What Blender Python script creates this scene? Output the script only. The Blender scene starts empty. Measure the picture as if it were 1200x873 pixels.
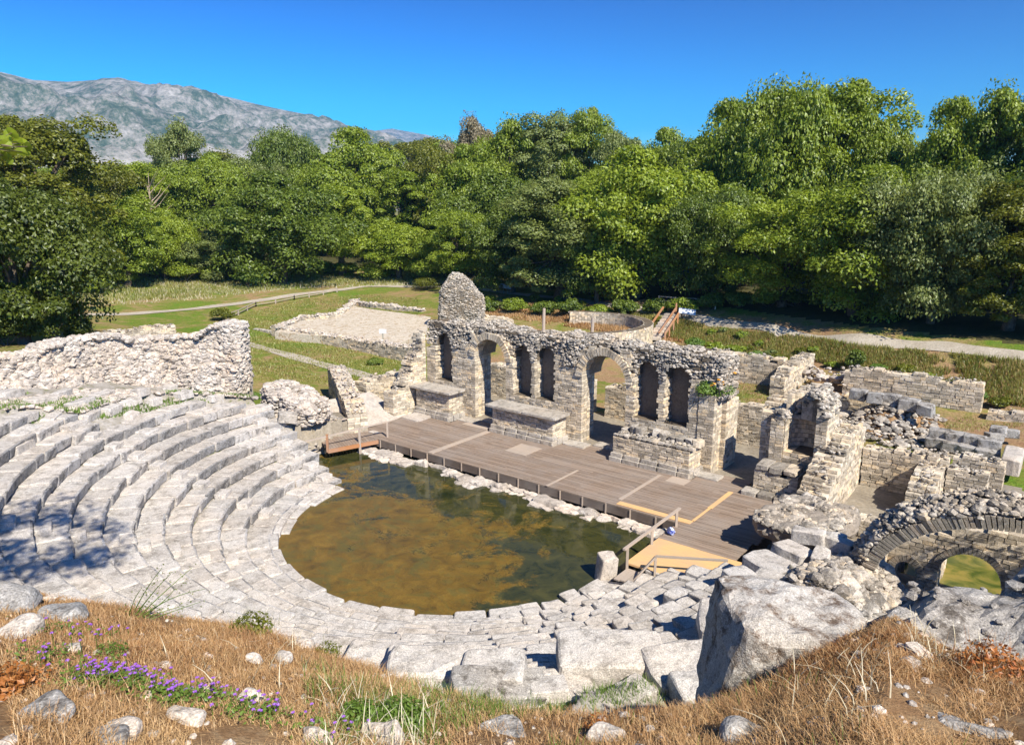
import bpy, math, random
import numpy as np
from mathutils import Vector, noise as mnoise

SC = bpy.context.scene
COL = SC.collection
rng = np.random.default_rng(11)
R = math.radians

# ------------------------------------------------------------------ camera
F_PX = 865.0; HC = 12.0
PITCH = math.atan(194 / F_PX)
cam_d = bpy.data.cameras.new('camera'); cam = bpy.data.objects.new('camera', cam_d)
COL.objects.link(cam); SC.camera = cam
cam.location = (0, 0, HC); cam.rotation_euler = (math.pi / 2 - PITCH, 0, 0)
cam_d.sensor_width = 36; cam_d.lens = 36 * F_PX / 1200
cam_d.clip_start = 0.05; cam_d.clip_end = 20000

# ------------------------------------------------------------------ world, sun, exposure
SUN_EL = 43.0; SUN_AZ = 150.0        # azimuth clockwise from +Y
w = bpy.data.worlds.new('World'); SC.world = w; w.use_nodes = True
nt = w.node_tree; bg = nt.nodes['Background']
sky = nt.nodes.new('ShaderNodeTexSky'); sky.sky_type = 'NISHITA'; sky.sun_disc = False
sky.sun_elevation = R(SUN_EL); sky.sun_rotation = R(SUN_AZ)
sky.altitude = 300; sky.air_density = 1.0; sky.dust_density = 0.6; sky.ozone_density = 4.0
hsv = nt.nodes.new('ShaderNodeHueSaturation'); hsv.inputs['Saturation'].default_value = 1.25
hsv.inputs['Hue'].default_value = 0.487
def _vm(k, src):
    n = nt.nodes.new('ShaderNodeVectorMath'); n.operation = 'SCALE'; n.inputs['Scale'].default_value = k; nt.links.new(src, n.inputs[0]); return n.outputs[0]
gam = nt.nodes.new('ShaderNodeGamma'); gam.inputs['Gamma'].default_value = 2.5
nt.links.new(_vm(.2, sky.outputs[0]), gam.inputs['Color']); nt.links.new(_vm(3.5, gam.outputs[0]), hsv.inputs['Color']); 
tc = nt.nodes.new('ShaderNodeTexCoord'); sz_ = nt.nodes.new('ShaderNodeSeparateXYZ'); nt.links.new(tc.outputs['Generated'], sz_.inputs[0])
cr0 = nt.nodes.new('ShaderNodeValToRGB'); nt.links.new(sz_.outputs[2], cr0.inputs[0]); el_ = cr0.color_ramp.elements
el_[0].position = .0; el_[0].color = (1.25, 1.0, .92, 1); el_[1].position = .27; el_[1].color = (.15, .68, .90, 1)
for p_, c_ in ((.13, (.85, .93, .93, 1)), (.7, (.62, .86, .98, 1))): e_ = el_.new(p_); e_.color = c_
mx = nt.nodes.new('ShaderNodeVectorMath'); mx.operation = 'MULTIPLY'; nt.links.new(hsv.outputs[0], mx.inputs[0]); nt.links.new(cr0.outputs[0], mx.inputs[1]); nt.links.new(mx.outputs[0], bg.inputs[0])
bg.inputs[1].default_value = 0.11
sun_d = bpy.data.lights.new('sun', 'SUN'); sun = bpy.data.objects.new('sun', sun_d); COL.objects.link(sun)
sun_d.energy = 5.0; sun_d.angle = R(0.5); sun_d.color = (1.0, 0.925, 0.80)
sdir = Vector((math.sin(R(SUN_AZ)) * math.cos(R(SUN_EL)), math.cos(R(SUN_AZ)) * math.cos(R(SUN_EL)), math.sin(R(SUN_EL))))
sun.rotation_euler = sdir.to_track_quat('Z', 'Y').to_euler(); sun.location = (30, -30, 60)
SC.view_settings.view_transform = 'Standard'; SC.view_settings.look = 'None'
SC.view_settings.gamma = 1; SC.view_settings.exposure = 0.9
SC.view_settings.use_curve_mapping = False
SC.render.engine = 'CYCLES'
SC.cycles.max_bounces = 5; SC.cycles.diffuse_bounces = 2; SC.cycles.glossy_bounces = 2
SC.cycles.transmission_bounces = 3; SC.cycles.transparent_max_bounces = 4; SC.cycles.volume_bounces = 0
SC.cycles.use_adaptive_sampling = True

# ------------------------------------------------------------------ survey helpers (photo -> place)
CP, SP = math.cos(PITCH), math.sin(PITCH)
def ray(x, y):
    return np.array([x - 600., F_PX * CP - (y - 436.5) * SP, -((y - 436.5) * CP + F_PX * SP)])
def at(x, y, z=0.):
    d = ray(x, y); return np.array([0, 0, HC]) + d * ((z - HC) / d[2])
def atdist(x, y, dist):
    d = ray(x, y); return np.array([0, 0, HC]) + d * (dist / math.hypot(d[0], d[1]))
A0 = at(452, 517); B0 = at(775, 607)
U = (B0 - A0) / np.linalg.norm(B0 - A0); V = np.array([-U[1], U[0], 0.])
def uvf(P):
    P = np.asarray(P, float).reshape(-1, 3)
    return A0 + P[:, :1] * U + P[:, 1:2] * V + np.array([0, 0, 1.]) * P[:, 2:3]
def uv1(u, v, z=0.): return uvf([[u, v, z]])[0]
def to_uv(P): q = np.asarray(P) - A0; return float(q @ U), float(q @ V)
CC = np.array([-2.04, 28.11, 0.])
def polf(P):      # (angle rad, radius, z)
    P = np.asarray(P, float).reshape(-1, 3)
    return np.stack([CC[0] + P[:, 1] * np.cos(P[:, 0]), CC[1] + P[:, 1] * np.sin(P[:, 0]), P[:, 2]], 1)
def ident(P): return np.asarray(P, float).reshape(-1, 3)
R0, DR, Z0, DZ = 7.43, 0.87, -0.4, 0.4
A_L, A_R = 142.0, 322.0

def sn(P, f, seed=0.0):     # cheap smooth noise, vectorised, about -1..1
    x, y, z = P[:, 0] * f + seed, P[:, 1] * f + seed * 1.7, P[:, 2] * f + seed * .6
    return (np.sin(x * 1.7 + 1.3 * np.sin(y * 1.3 + z)) + np.sin(y * 2.1 + 1.1 * np.sin(z * 1.9 + x)) +
            np.sin(z * 2.3 + 1.2 * np.sin(x * 1.1 - y)) + .5 * np.sin(x * 4.3 - y * 3.1 + z * 3.7)) / 3.2

# ------------------------------------------------------------------ mesh builder
class MB:
    def __init__(s): s.v = []; s.f = []; s.n = 0
    def add(s, V_, F_, m=0):
        V_ = np.asarray(V_, float).reshape(-1, 3); F_ = np.asarray(F_, int)
        s.v.append(V_); s.f.append((F_ + s.n, m)); s.n += len(V_)
    def mesh(s, name, mats, off=None, smooth=False):
        me = bpy.data.meshes.new(name)
        V_ = np.concatenate(s.v) if s.v else np.zeros((0, 3))
        if off is not None: V_ = V_ - np.asarray(off)
        me.vertices.add(len(V_)); me.vertices.foreach_set('co', V_.astype(np.float32).ravel())
        idx, st, mi, c = [], [], [], 0
        for F_, m in s.f:
            k = F_.shape[1]; idx.append(F_.ravel()); st.append(c + np.arange(len(F_)) * k)
            c += F_.size; mi.append(np.full(len(F_), m))
        if idx:
            idx = np.concatenate(idx); st = np.concatenate(st); mi = np.concatenate(mi)
            me.loops.add(len(idx)); me.loops.foreach_set('vertex_index', idx.astype(np.int32))
            me.polygons.add(len(st)); me.polygons.foreach_set('loop_start', st.astype(np.int32))
            me.polygons.foreach_set('material_index', mi.astype(np.int32))
            me.polygons.foreach_set('use_smooth', np.full(len(st), bool(smooth)))
        me.update(calc_edges=True)
        for m in mats: me.materials.append(m)
        return me
    def build(s, name, mats, parent=None, smooth=False):
        if not isinstance(mats, (list, tuple)): mats = [mats]
        off = wloc(parent) if parent is not None else None
        o = bpy.data.objects.new(name, s.mesh(name, mats, off, smooth)); COL.objects.link(o)
        if parent is not None: o.parent = parent; WL[o.name] = off; WL[o.name] = off
        return o
WL = {}
def wloc(o):
    if o is None: return np.zeros(3)
    return WL.get(o.name, np.zeros(3))
def tag(o, label, cat, group=None, kind=None):
    if label: o['label'] = label
    if cat: o['category'] = cat
    if group: o['group'] = group
    if kind: o['kind'] = kind
    return o
def thing(name, loc, label, cat, group=None):
    o = bpy.data.objects.new(name, None); COL.objects.link(o); o.location = tuple(float(c) for c in loc)
    o.empty_display_size = .3
    WL[o.name] = np.array(loc, float); return tag(o, label, cat, group)

CUBE = np.array([[-1, -1, -1], [1, -1, -1], [1, 1, -1], [-1, 1, -1], [-1, -1, 1], [1, -1, 1], [1, 1, 1], [-1, 1, 1]], float)
CF = np.array([[0, 3, 2, 1], [4, 5, 6, 7], [0, 1, 5, 4], [1, 2, 6, 5], [2, 3, 7, 6], [3, 0, 4, 7]])
def boxes(mb, a0, a1, b0, b1, c0, c1, f=ident, jit=0., m=0):
    a0, a1, b0, b1, c0, c1 = np.broadcast_arrays(*[np.asarray(x, float).ravel() for x in (a0, a1, b0, b1, c0, c1)])
    n = len(a0)
    if n == 0: return
    lo = np.stack([a0, b0, c0], 1)[:, None]; hi = np.stack([a1, b1, c1], 1)[:, None]
    P = lo + (hi - lo) * (CUBE[None] * .5 + .5)
    if jit: P = P + rng.uniform(-jit, jit, P.shape)
    mb.add(f(P.reshape(-1, 3)), (CF[None] + (np.arange(n) * 8)[:, None, None]).reshape(-1, 4), m)
def bar(mb, p0, p1, wd, ht, m=0, up=(0, 0, 1)):
    p0 = np.asarray(p0, float); p1 = np.asarray(p1, float); d = p1 - p0; L = np.linalg.norm(d); d /= L
    up = np.asarray(up, float)
    if abs(d @ up) > .95: up = np.array([1., 0, 0])
    s_ = np.cross(d, up); s_ /= np.linalg.norm(s_); t = np.cross(s_, d)
    P = CUBE * .5; mb.add((p0 + p1) / 2 + P[:, :1] * d * L + P[:, 1:2] * s_ * wd + P[:, 2:] * t * ht, CF, m)
def prism(mb, poly, z0, z1, m=0):
    poly = np.asarray(poly, float)[:, :2]; n = len(poly)
    if sum(poly[i][0] * poly[(i + 1) % n][1] - poly[(i + 1) % n][0] * poly[i][1] for i in range(n)) < 0: poly = poly[::-1]
    z0 = np.broadcast_to(z0, n); z1 = np.broadcast_to(z1, n)
    V_ = np.concatenate([np.c_[poly, z0], np.c_[poly, z1]])
    mb.add(V_, [[i, (i + 1) % n, n + (i + 1) % n, n + i] for i in range(n)], m)
    mb.add(V_, [list(range(n, 2 * n))], m); mb.add(V_, [list(range(n))[::-1]], m)
def tube(mb, pts, rad, k=6, m=0):
    pts = np.asarray(pts, float); n = len(pts); rad = np.broadcast_to(rad, n)
    d = np.gradient(pts, axis=0); d /= np.linalg.norm(d, axis=1)[:, None] + 1e-9
    ref = np.where(np.abs(d[:, 2:]) > .9, np.array([[1., 0, 0]]), np.array([[0, 0, 1.]]))
    s_ = np.cross(d, ref); s_ /= np.linalg.norm(s_, axis=1)[:, None]; t = np.cross(d, s_)
    a = np.arange(k) * 2 * math.pi / k
    V_ = pts[:, None] + rad[:, None, None] * (np.cos(a)[None, :, None] * s_[:, None] + np.sin(a)[None, :, None] * t[:, None])
    F_ = [[i * k + j, i * k + (j + 1) % k, (i + 1) * k + (j + 1) % k, (i + 1) * k + j] for i in range(n - 1) for j in range(k)]
    mb.add(V_.reshape(-1, 3), F_, m)
    mb.add(V_[-1], [list(range(k))], m)
# rounded, noise-worn block in any frame
_cs = {}
def cube_surf(n):
    if n in _cs: return _cs[n]
    V_, F_, c = [], [], 0
    def ax(k): return np.concatenate([[-1], np.linspace(-.86, .86, max(k - 1, 2)), [1]]) if k > 1 else np.array([-1., 1.])
    A = [ax(k) for k in n]
    for d in range(3):
        e, g = (d + 1) % 3, (d + 2) % 3
        for s_ in (-1, 1):
            ge, gg = np.meshgrid(A[e], A[g], indexing='ij'); P = np.zeros((ge.size, 3))
            P[:, d] = s_; P[:, e] = ge.ravel(); P[:, g] = gg.ravel()
            ne, ng = len(A[e]), len(A[g])
            ii, jj = np.meshgrid(np.arange(ne - 1), np.arange(ng - 1), indexing='ij')
            q = np.stack([ii * ng + jj, (ii + 1) * ng + jj, (ii + 1) * ng + jj + 1, ii * ng + jj + 1], -1).reshape(-1, 4)
            if s_ < 0: q = q[:, ::-1]
            V_.append(P); F_.append(q + c); c += len(P)
    V_ = np.concatenate(V_); F_ = np.concatenate(F_)
    key = np.round(V_ * 1000).astype(int); _, first, inv = np.unique(key, axis=0, return_index=True, return_inverse=True)
    inv = inv.reshape(-1)
    _cs[n] = (V_[first], inv[F_]); return _cs[n]
def block(mb, a0, a1, b0, b1, c0, c1, f=ident, n=(4, 3, 3), amp=.02, p=10, rot=None, m=0, fr=3.0, skew=0.):
    P, F_ = cube_surf(n)
    q = P / (np.abs(P) ** p).sum(1)[:, None] ** (1 / p)
    h = np.array([(a1 - a0) / 2, (b1 - b0) / 2, (c1 - c0) / 2])
    sc = h.copy()
    q = q * sc
    sd = rng.uniform(0, 50)
    if skew: q = q + (P[:, [1, 2, 0]] * rng.uniform(-skew, skew, 3) + P[:, [2, 0, 1]] * rng.uniform(-skew, skew, 3)) * sc.min()
    if amp:
        q = q + np.stack([sn(q, fr, sd), sn(q, fr, sd + 9), sn(q, fr, sd + 23)], 1) * amp
        q = q + np.stack([sn(q, fr * 3.1, sd), sn(q, fr * 3.1, sd + 9), sn(q, fr * 3.1, sd + 23)], 1) * amp * .4
    if rot is not None: q = q @ np.array(rot).T
    mb.add(f(q + np.array([(a0 + a1) / 2, (b0 + b1) / 2, (c0 + c1) / 2])), F_, m)
def rotm(rx, ry, rz):
    from mathutils import Euler
    return np.array(Euler((rx, ry, rz)).to_matrix())
def wblock(mb, c, size, rz=0., tilt=(0, 0), **k):     # worn block centred on a world point
    c = np.asarray(c, float); s_ = np.asarray(size, float) / 2
    block(mb, -s_[0], s_[0], -s_[1], s_[1], -s_[2], s_[2], f=lambda P: P + c, rot=rotm(tilt[0], tilt[1], rz), **k)
# angular rubble stones
t_ = (1 + 5 ** .5) / 2
ICO = np.array([[-1, t_, 0], [1, t_, 0], [-1, -t_, 0], [1, -t_, 0], [0, -1, t_], [0, 1, t_], [0, -1, -t_], [0, 1, -t_], [t_, 0, -1], [t_, 0, 1], [-t_, 0, -1], [-t_, 0, 1]]) / math.hypot(1, t_)
IF = np.array([[0, 11, 5], [0, 5, 1], [0, 1, 7], [0, 7, 10], [0, 10, 11], [1, 5, 9], [5, 11, 4], [11, 10, 2], [10, 7, 6], [7, 1, 8], [3, 9, 4], [3, 4, 2], [3, 2, 6], [3, 6, 8], [3, 8, 9], [4, 9, 5], [2, 4, 11], [6, 2, 10], [8, 6, 7], [9, 8, 1]])
def rots(n):
    q = rng.normal(size=(n, 4)); q /= np.linalg.norm(q, axis=1)[:, None]; a, b, c, d = q.T
    return np.stack([np.stack([1 - 2 * (c * c + d * d), 2 * (b * c - a * d), 2 * (b * d + a * c)], 1), np.stack([2 * (b * c + a * d), 1 - 2 * (b * b + d * d), 2 * (c * d - a * b)], 1), np.stack([2 * (b * d - a * c), 2 * (c * d + a * b), 1 - 2 * (b * b + c * c)], 1)], 1)
def rubble(mb, pts, size, m=0, flat=.38):
    pts = np.asarray(pts, float).reshape(-1, 3); n = len(pts)
    if n == 0: return
    size = np.broadcast_to(size, n) * (.5 + .95 * rng.random(n) ** 1.8)
    d = ICO[None] * rng.uniform(.72, 1.12, (n, 12, 1)) * np.stack([np.ones(n), rng.uniform(.6, .95, n), rng.uniform(.4, .8, n)], 1)[:, None]
    d = np.sign(d) * np.abs(d) ** .6
    P = np.einsum('nij,nkj->nki', rots(n), d); P[:, :, 2] *= flat + .2
    P = P * size[:, None, None] + pts[:, None]
    mb.add(P.reshape(-1, 3), (IF[None] + (np.arange(n) * 12)[:, None, None]).reshape(-1, 3), m)

# ------------------------------------------------------------------ materials
def mat(name, rough=.9, spec=.25):
    m = bpy.data.materials.new(name); m.use_nodes = True
    b = m.node_tree.nodes['Principled BSDF']; b.inputs['Roughness'].default_value = rough
    b.inputs['Specular IOR Level'].default_value = spec
    return m, m.node_tree, b
def N(t, typ, **k):
    n = t.nodes.new(typ)
    for a, v in k.items():
        if a in ('loc',): continue
        if hasattr(n, a): setattr(n, a, v)
        else: n.inputs[a.replace('_', ' ')].default_value = v
    return n
def noise_(t, vec, scale, detail=4, rough=.6, dist=0.):
    n = t.nodes.new('ShaderNodeTexNoise'); n.inputs['Scale'].default_value = scale
    n.inputs['Detail'].default_value = detail; n.inputs['Roughness'].default_value = rough
    n.inputs['Distortion'].default_value = dist; t.links.new(vec, n.inputs['Vector']); return n.outputs['Fac']
def ramp(t, fac, stops, interp='LINEAR'):
    r = t.nodes.new('ShaderNodeValToRGB'); r.color_ramp.interpolation = interp
    e = r.color_ramp.elements
    while len(e) < len(stops): e.new(.5)
    for i, (p, c) in enumerate(stops):
        e[i].position = p; e[i].color = (c if isinstance(c, tuple) else (c, c, c)) + (1,) if not (isinstance(c, tuple) and len(c) == 4) else c
    t.links.new(fac, r.inputs[0]); return r.outputs[0]
def mix(t, fac, a, b, typ='MIX'):
    n = t.nodes.new('ShaderNodeMix'); n.data_type = 'RGBA'; n.blend_type = typ
    for s_, v in ((n.inputs[0], fac), (n.inputs[6], a), (n.inputs[7], b)):
        if isinstance(v, (int, float)): s_.default_value = v
        elif isinstance(v, tuple): s_.default_value = v + (1,) if len(v) == 3 else v
        else: t.links.new(v, s_)
    return n.outputs[2]
def math_(t, op, a, b=None):
    n = t.nodes.new('ShaderNodeMath'); n.operation = op
    for s_, v in ((n.inputs[0], a), (n.inputs[1], b)):
        if v is None: continue
        if isinstance(v, (int, float)): s_.default_value = v
        else: t.links.new(v, s_)
    return n.outputs[0]
def bump(t, b, h, strength=.5, dist=.03):
    n = t.nodes.new('ShaderNodeBump'); n.inputs['Strength'].default_value = strength; n.inputs['Distance'].default_value = dist
    t.links.new(h, n.inputs['Height']); t.links.new(n.outputs[0], b.inputs['Normal'])
def world_pos(t): return t.nodes.new('ShaderNodeNewGeometry').outputs['Position']
def rnd_island(t): return t.nodes.new('ShaderNodeNewGeometry').outputs['Random Per Island']

def stone_mat(name, light, dark, warm, stain=(.10, .095, .085), stain_amt=.45, sc=1.0, isl=.5, white=.3):
    m, t, b = mat(name, .92, .2); P = world_pos(t)
    base = ramp(t, rnd_island(t), [(0, dark), (.45, tuple((a + c) / 2 for a, c in zip(light, dark))), (.75, light), (1, warm)])
    base = mix(t, isl, tuple((a + c) / 2 for a, c in zip(light, dark)), base)
    n1 = noise_(t, P, 2.2 * sc, 6, .7); base = mix(t, math_(t, 'MULTIPLY', ramp(t, n1, [(.50, 0.), (.62, 1.)]), stain_amt), base, stain)
    n2 = noise_(t, P, 11 * sc, 5, .75); base = mix(t, math_(t, 'MULTIPLY', ramp(t, n2, [(.54, 0.), (.66, 1.)]), white), base, (.74, .73, .69))
    n3 = noise_(t, P, 45 * sc, 3, .6); n6 = noise_(t, P, 6.5 * sc, 6, .8, .5); base = mix(t, 1., base, ramp(t, n6, [(.36, .62), (.47, 1.), (.8, 1.12)]), 'MULTIPLY'); base = mix(t, .85, base, mix(t, 1., base, ramp(t, n3, [(.32, .5), (.62, 1.25)]), 'MULTIPLY'))
    n4 = noise_(t, P, .55 * sc, 3, .5); base = mix(t, ramp(t, n4, [(.35, 0.), (.7, .35)]), base, mix(t, 1., base, (1.0, .84, .66), 'MULTIPLY'))
    t.links.new(base, b.inputs['Base Color'])
    h = math_(t, 'ADD', n2, math_(t, 'MULTIPLY', n3, .5)); bump(t, b, h, .7, .03)
    return m
M = {}
M['wall'] = stone_mat('wall_stone', (.74, .65, .51), (.31, .265, .20), (.76, .59, .37), stain_amt=.35, isl=.85)
M['mortar'] = stone_mat('mortar', (.17, .14, .10), (.10, .08, .06), (.18, .13, .085), white=.05)
M['rubble'] = stone_mat('rubble_stone', (.56, .51, .44), (.17, .15, .125), (.55, .45, .32), stain_amt=.65, isl=.85, white=.4)
M['pale'] = stone_mat('pale_rubble', (.62, .56, .49), (.30, .265, .23), (.64, .51, .40), stain_amt=.3, isl=.8, white=.4)
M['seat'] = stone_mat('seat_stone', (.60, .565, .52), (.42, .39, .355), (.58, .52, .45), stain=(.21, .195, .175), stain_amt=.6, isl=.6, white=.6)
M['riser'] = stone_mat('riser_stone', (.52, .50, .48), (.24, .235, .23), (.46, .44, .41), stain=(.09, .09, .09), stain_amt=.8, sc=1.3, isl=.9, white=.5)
M['slab'] = stone_mat('slab_stone', (.50, .46, .40), (.34, .31, .27), (.52, .43, .32), stain_amt=.5, isl=.5)
M['dark_rock'] = stone_mat('weathered_rock', (.40, .39, .37), (.24, .23, .22), (.38, .33, .27), stain=(.07, .06, .05), stain_amt=.85, sc=1.2, isl=.3, white=.5)
M['brick'] = stone_mat('voussoir', (.34, .31, .26), (.18, .16, .13), (.36, .27, .19), stain_amt=.3)
M['plaster'] = stone_mat('old_plaster', (.30, .27, .23), (.26, .23, .2), (.3, .25, .2), stain_amt=.2, isl=.2, white=.15)

M['shade_toned_plaster'] = stone_mat('shade_toned_plaster', (.21, .18, .15), (.16, .135, .11), (.24, .19, .14), stain_amt=.3, isl=.2, white=.1)  # brownish plaster, with the shade of the niches painted into its colour
def wood_mat(name, c1, c2, c3, streak=.6):
    m, t, b = mat(name, .8, .25)
    P = world_pos(t); mp = t.nodes.new('ShaderNodeMapping'); t.links.new(P, mp.inputs[0])
    mp.inputs['Rotation'].default_value = (0, 0, -math.atan2(U[1], U[0])); mp.vector_type = 'POINT'
    mp2 = t.nodes.new('ShaderNodeMapping'); t.links.new(mp.outputs[0], mp2.inputs[0]); mp2.inputs['Scale'].default_value = (.8, 14, 14)
    base = ramp(t, rnd_island(t), [(0, c1), (.5, c2), (1, c3)])
    n1 = noise_(t, mp2.outputs[0], 2.5, 5, .7); base = mix(t, streak, base, mix(t, 1., base, ramp(t, n1, [(.3, .45), (.7, 1.3)]), 'MULTIPLY'))
    n2 = noise_(t, P, .7, 4, .6); base = mix(t, ramp(t, n2, [(.4, 0.), (.65, .35)]), base, (.30, .27, .24))
    t.links.new(base, b.inputs['Base Color']); bump(t, b, n1, .4, .01); return m
M['deck'] = wood_mat('weathered_planks', (.225, .165, .120), (.27, .20, .148), (.315, .237, .178), .6)
M['deck_dark'] = wood_mat('dark_beam', (.10, .08, .065), (.13, .10, .08), (.09, .07, .06))
M['new_wood'] = wood_mat('fresh_board', (.66, .40, .17), (.70, .43, .19), (.64, .38, .16), .25)
M['pale_wood'] = wood_mat('pale_board', (.42, .33, .25), (.45, .36, .28), (.38, .30, .23), .4)
M['red_wood'] = wood_mat('reddish_beam', (.42, .19, .08), (.38, .17, .07), (.45, .22, .10), .4)
M['rail'] = wood_mat('rail_wood', (.40, .33, .26), (.44, .36, .29), (.34, .28, .22), .4)

def water_mat():
    m, t, b = mat('algae_water', .08, .5); P = world_pos(t)
    mp = t.nodes.new('ShaderNodeMapping'); t.links.new(P, mp.inputs[0]); mp.inputs['Location'].default_value = (2.04, -28.11, 0)
    wp = mix(t, .35, mp.outputs[0], N(t, 'ShaderNodeTexNoise').outputs['Color'], 'LINEAR_LIGHT')
    nz = t.nodes.new('ShaderNodeTexNoise'); nz.inputs['Scale'].default_value = .45; nz.inputs['Detail'].default_value = 5; nz.inputs['Roughness'].default_value = .6; nz.inputs['Distortion'].default_value = 1.2
    t.links.new(mp.outputs[0], nz.inputs['Vector'])
    sx = t.nodes.new('ShaderNodeSeparateXYZ'); t.links.new(mp.outputs[0], sx.inputs[0])
    # the algae mat has drifted away from the stage side and the right bank
    d = math_(t, 'ADD', math_(t, 'MULTIPLY', sx.outputs[0], .616), math_(t, 'MULTIPLY', sx.outputs[1], .788))
    e = math_(t, 'ADD', math_(t, 'MULTIPLY', sx.outputs[0], .788), math_(t, 'MULTIPLY', sx.outputs[1], -.616))
    k = math_(t, 'ADD', math_(t, 'MULTIPLY', d, -.050), math_(t, 'MULTIPLY', math_(t, 'MAXIMUM', math_(t, 'SUBTRACT', e, 3.4), 0.), -.13))
    fac = math_(t, 'ADD', nz.outputs['Fac'], k)
    n5 = noise_(t, P, 5, 6, .75, .6); fac = math_(t, 'ADD', fac, math_(t, 'MULTIPLY', math_(t, 'SUBTRACT', n5, .5), .25))
    vv_ = noise_(t, P, .8, 6, .7, 3.5); fac = math_(t, 'SUBTRACT', fac, ramp(t, math_(t, 'ABSOLUTE', math_(t, 'SUBTRACT', vv_, .5)), [(.0, .12), (.025, 0.)])); a = ramp(t, fac, [(.42, 0.), (.50, 1.)])
    n2 = noise_(t, P, 1.3, 6, .7, .8); n3 = noise_(t, P, 16, 6, .85)
    alg = ramp(t, n2, [(.3, (.080, .052, .010)), (.5, (.155, .092, .012)), (.72, (.22, .135, .02))])
    alg = mix(t, .6, alg, mix(t, 1., alg, ramp(t, n3, [(.35, .35), (.6, 1.2)]), 'MULTIPLY'))
    sw = noise_(t, P, .55, 5, .65, 2.6); alg = mix(t, ramp(t, sw, [(.40, .5), (.50, 0.), (.58, .0), (.68, .4)]), alg, (.085, .088, .022))
    deep = ramp(t, n2, [(.35, (.018, .024, .010)), (.65, (.065, .062, .018))])
    t.links.new(mix(t, a, deep, alg), b.inputs['Base Color'])
    t.links.new(math_(t, 'ADD', math_(t, 'MULTIPLY', a, .3), .04), b.inputs['Roughness'])
    b.inputs['IOR'].default_value = 1.33
    bump(t, b, noise_(t, P, 4, 3, .5), .08, .02); return m
M['water'] = water_mat()
m, t, b = mat('green_water', .12, .4); P = world_pos(t); t.links.new(ramp(t, noise_(t, P, 1.1, 5, .6, .8), [(.38, (.06, .08, .014)), (.5, (.14, .14, .028)), (.62, (.24, .19, .045))]), b.inputs['Base Color']); M['green_water'] = m

def leaf_mat(name, c_lo, c_mid, c_hi, trans=.42):
    m = bpy.data.materials.new(name); m.use_nodes = True; t = m.node_tree
    t.nodes.remove(t.nodes['Principled BSDF']); out = t.nodes['Material Output']
    base = ramp(t, rnd_island(t), [(0, c_lo), (.55, c_mid), (1, c_hi)])
    oi = t.nodes.new('ShaderNodeObjectInfo')
    n = noise_(t, world_pos(t), .35, 3, .6); base = mix(t, ramp(t, n, [(.35, 0.), (.65, .6)]), base, c_hi)
    d = t.nodes.new('ShaderNodeBsdfDiffuse'); tr = t.nodes.new('ShaderNodeBsdfTranslucent'); g = t.nodes.new('ShaderNodeBsdfGlossy')
    g.inputs['Roughness'].default_value = .45; g.inputs['Color'].default_value = (.8, .85, .8, 1)
    t.links.new(base, d.inputs[0]); t.links.new(mix(t, .5, base, (c_hi[0] * 1.2, c_hi[1] * 1.2, c_hi[2] * .5)), tr.inputs[0])
    ms = t.nodes.new('ShaderNodeMixShader'); ms.inputs[0].default_value = trans
    t.links.new(d.outputs[0], ms.inputs[1]); t.links.new(tr.outputs[0], ms.inputs[2])
    m2 = t.nodes.new('ShaderNodeMixShader'); m2.inputs[0].default_value = .035
    t.links.new(ms.outputs[0], m2.inputs[1]); t.links.new(g.outputs[0], m2.inputs[2]); t.links.new(m2.outputs[0], out.inputs[0])
    return m
M['leaf_mid'] = leaf_mat('leaf_mid', (.045, .072, .005), (.165, .235, .012), (.30, .37, .035))
M['leaf_bright'] = leaf_mat('leaf_bright', (.075, .125, .007), (.215, .285, .013), (.34, .41, .04))
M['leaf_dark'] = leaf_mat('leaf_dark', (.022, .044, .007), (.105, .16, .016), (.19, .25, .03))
M['leaf_grey'] = leaf_mat('leaf_grey', (.060, .085, .020), (.16, .205, .045), (.26, .30, .085))
M['leaf_olive'] = leaf_mat('leaf_olive', (.045, .058, .006), (.125, .142, .010), (.22, .23, .022))
M['leaf_deep'] = leaf_mat('leaf_deep', (.022, .036, .006), (.085, .115, .012), (.15, .185, .022))
M['leaf_dry'] = leaf_mat('leaf_dry', (.16, .13, .07), (.24, .20, .12), (.32, .27, .17))
M['weed'] = leaf_mat('weed_leaf', (.07, .13, .02), (.12, .21, .03), (.20, .30, .05))
M['turf'] = leaf_mat('turf_blade', (.10, .14, .02), (.20, .245, .035), (.36, .32, .10), .35)
M['straw'] = leaf_mat('straw', (.080, .028, .010), (.35, .155, .052), (.62, .43, .22), .2)
M['straw_pale'] = leaf_mat('straw_pale', (.42, .35, .22), (.55, .48, .33), (.66, .60, .45), .2)
M['petal'] = leaf_mat('petal', (.20, .05, .42), (.29, .09, .54), (.42, .18, .68), .3)
M['rust_leaf'] = leaf_mat('rust_leaf', (.30, .08, .02), (.38, .13, .03), (.42, .20, .06), .2)
m, t, b = mat('bark', .95, .1); nb = noise_(t, world_pos(t), 3, 5, .7)
t.links.new(ramp(t, nb, [(.3, (.07, .05, .035)), (.7, (.20, .16, .12))]), b.inputs['Base Color']); bump(t, b, nb, .8, .05); M['bark'] = m
m, t, b = mat('dead_wood', .95, .1); nb = noise_(t, world_pos(t), 3, 5, .7)
t.links.new(ramp(t, nb, [(.3, (.30, .22, .15)), (.7, (.45, .36, .27))]), b.inputs['Base Color']); M['dead'] = m
m, t, b = mat('white_sign', .5, .4); t.links.new(ramp(t, noise_(t, world_pos(t), 9), [(.3, (.62, .66, .70)), (.7, (.72, .75, .78))]), b.inputs['Base Color']); M['white'] = m
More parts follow.
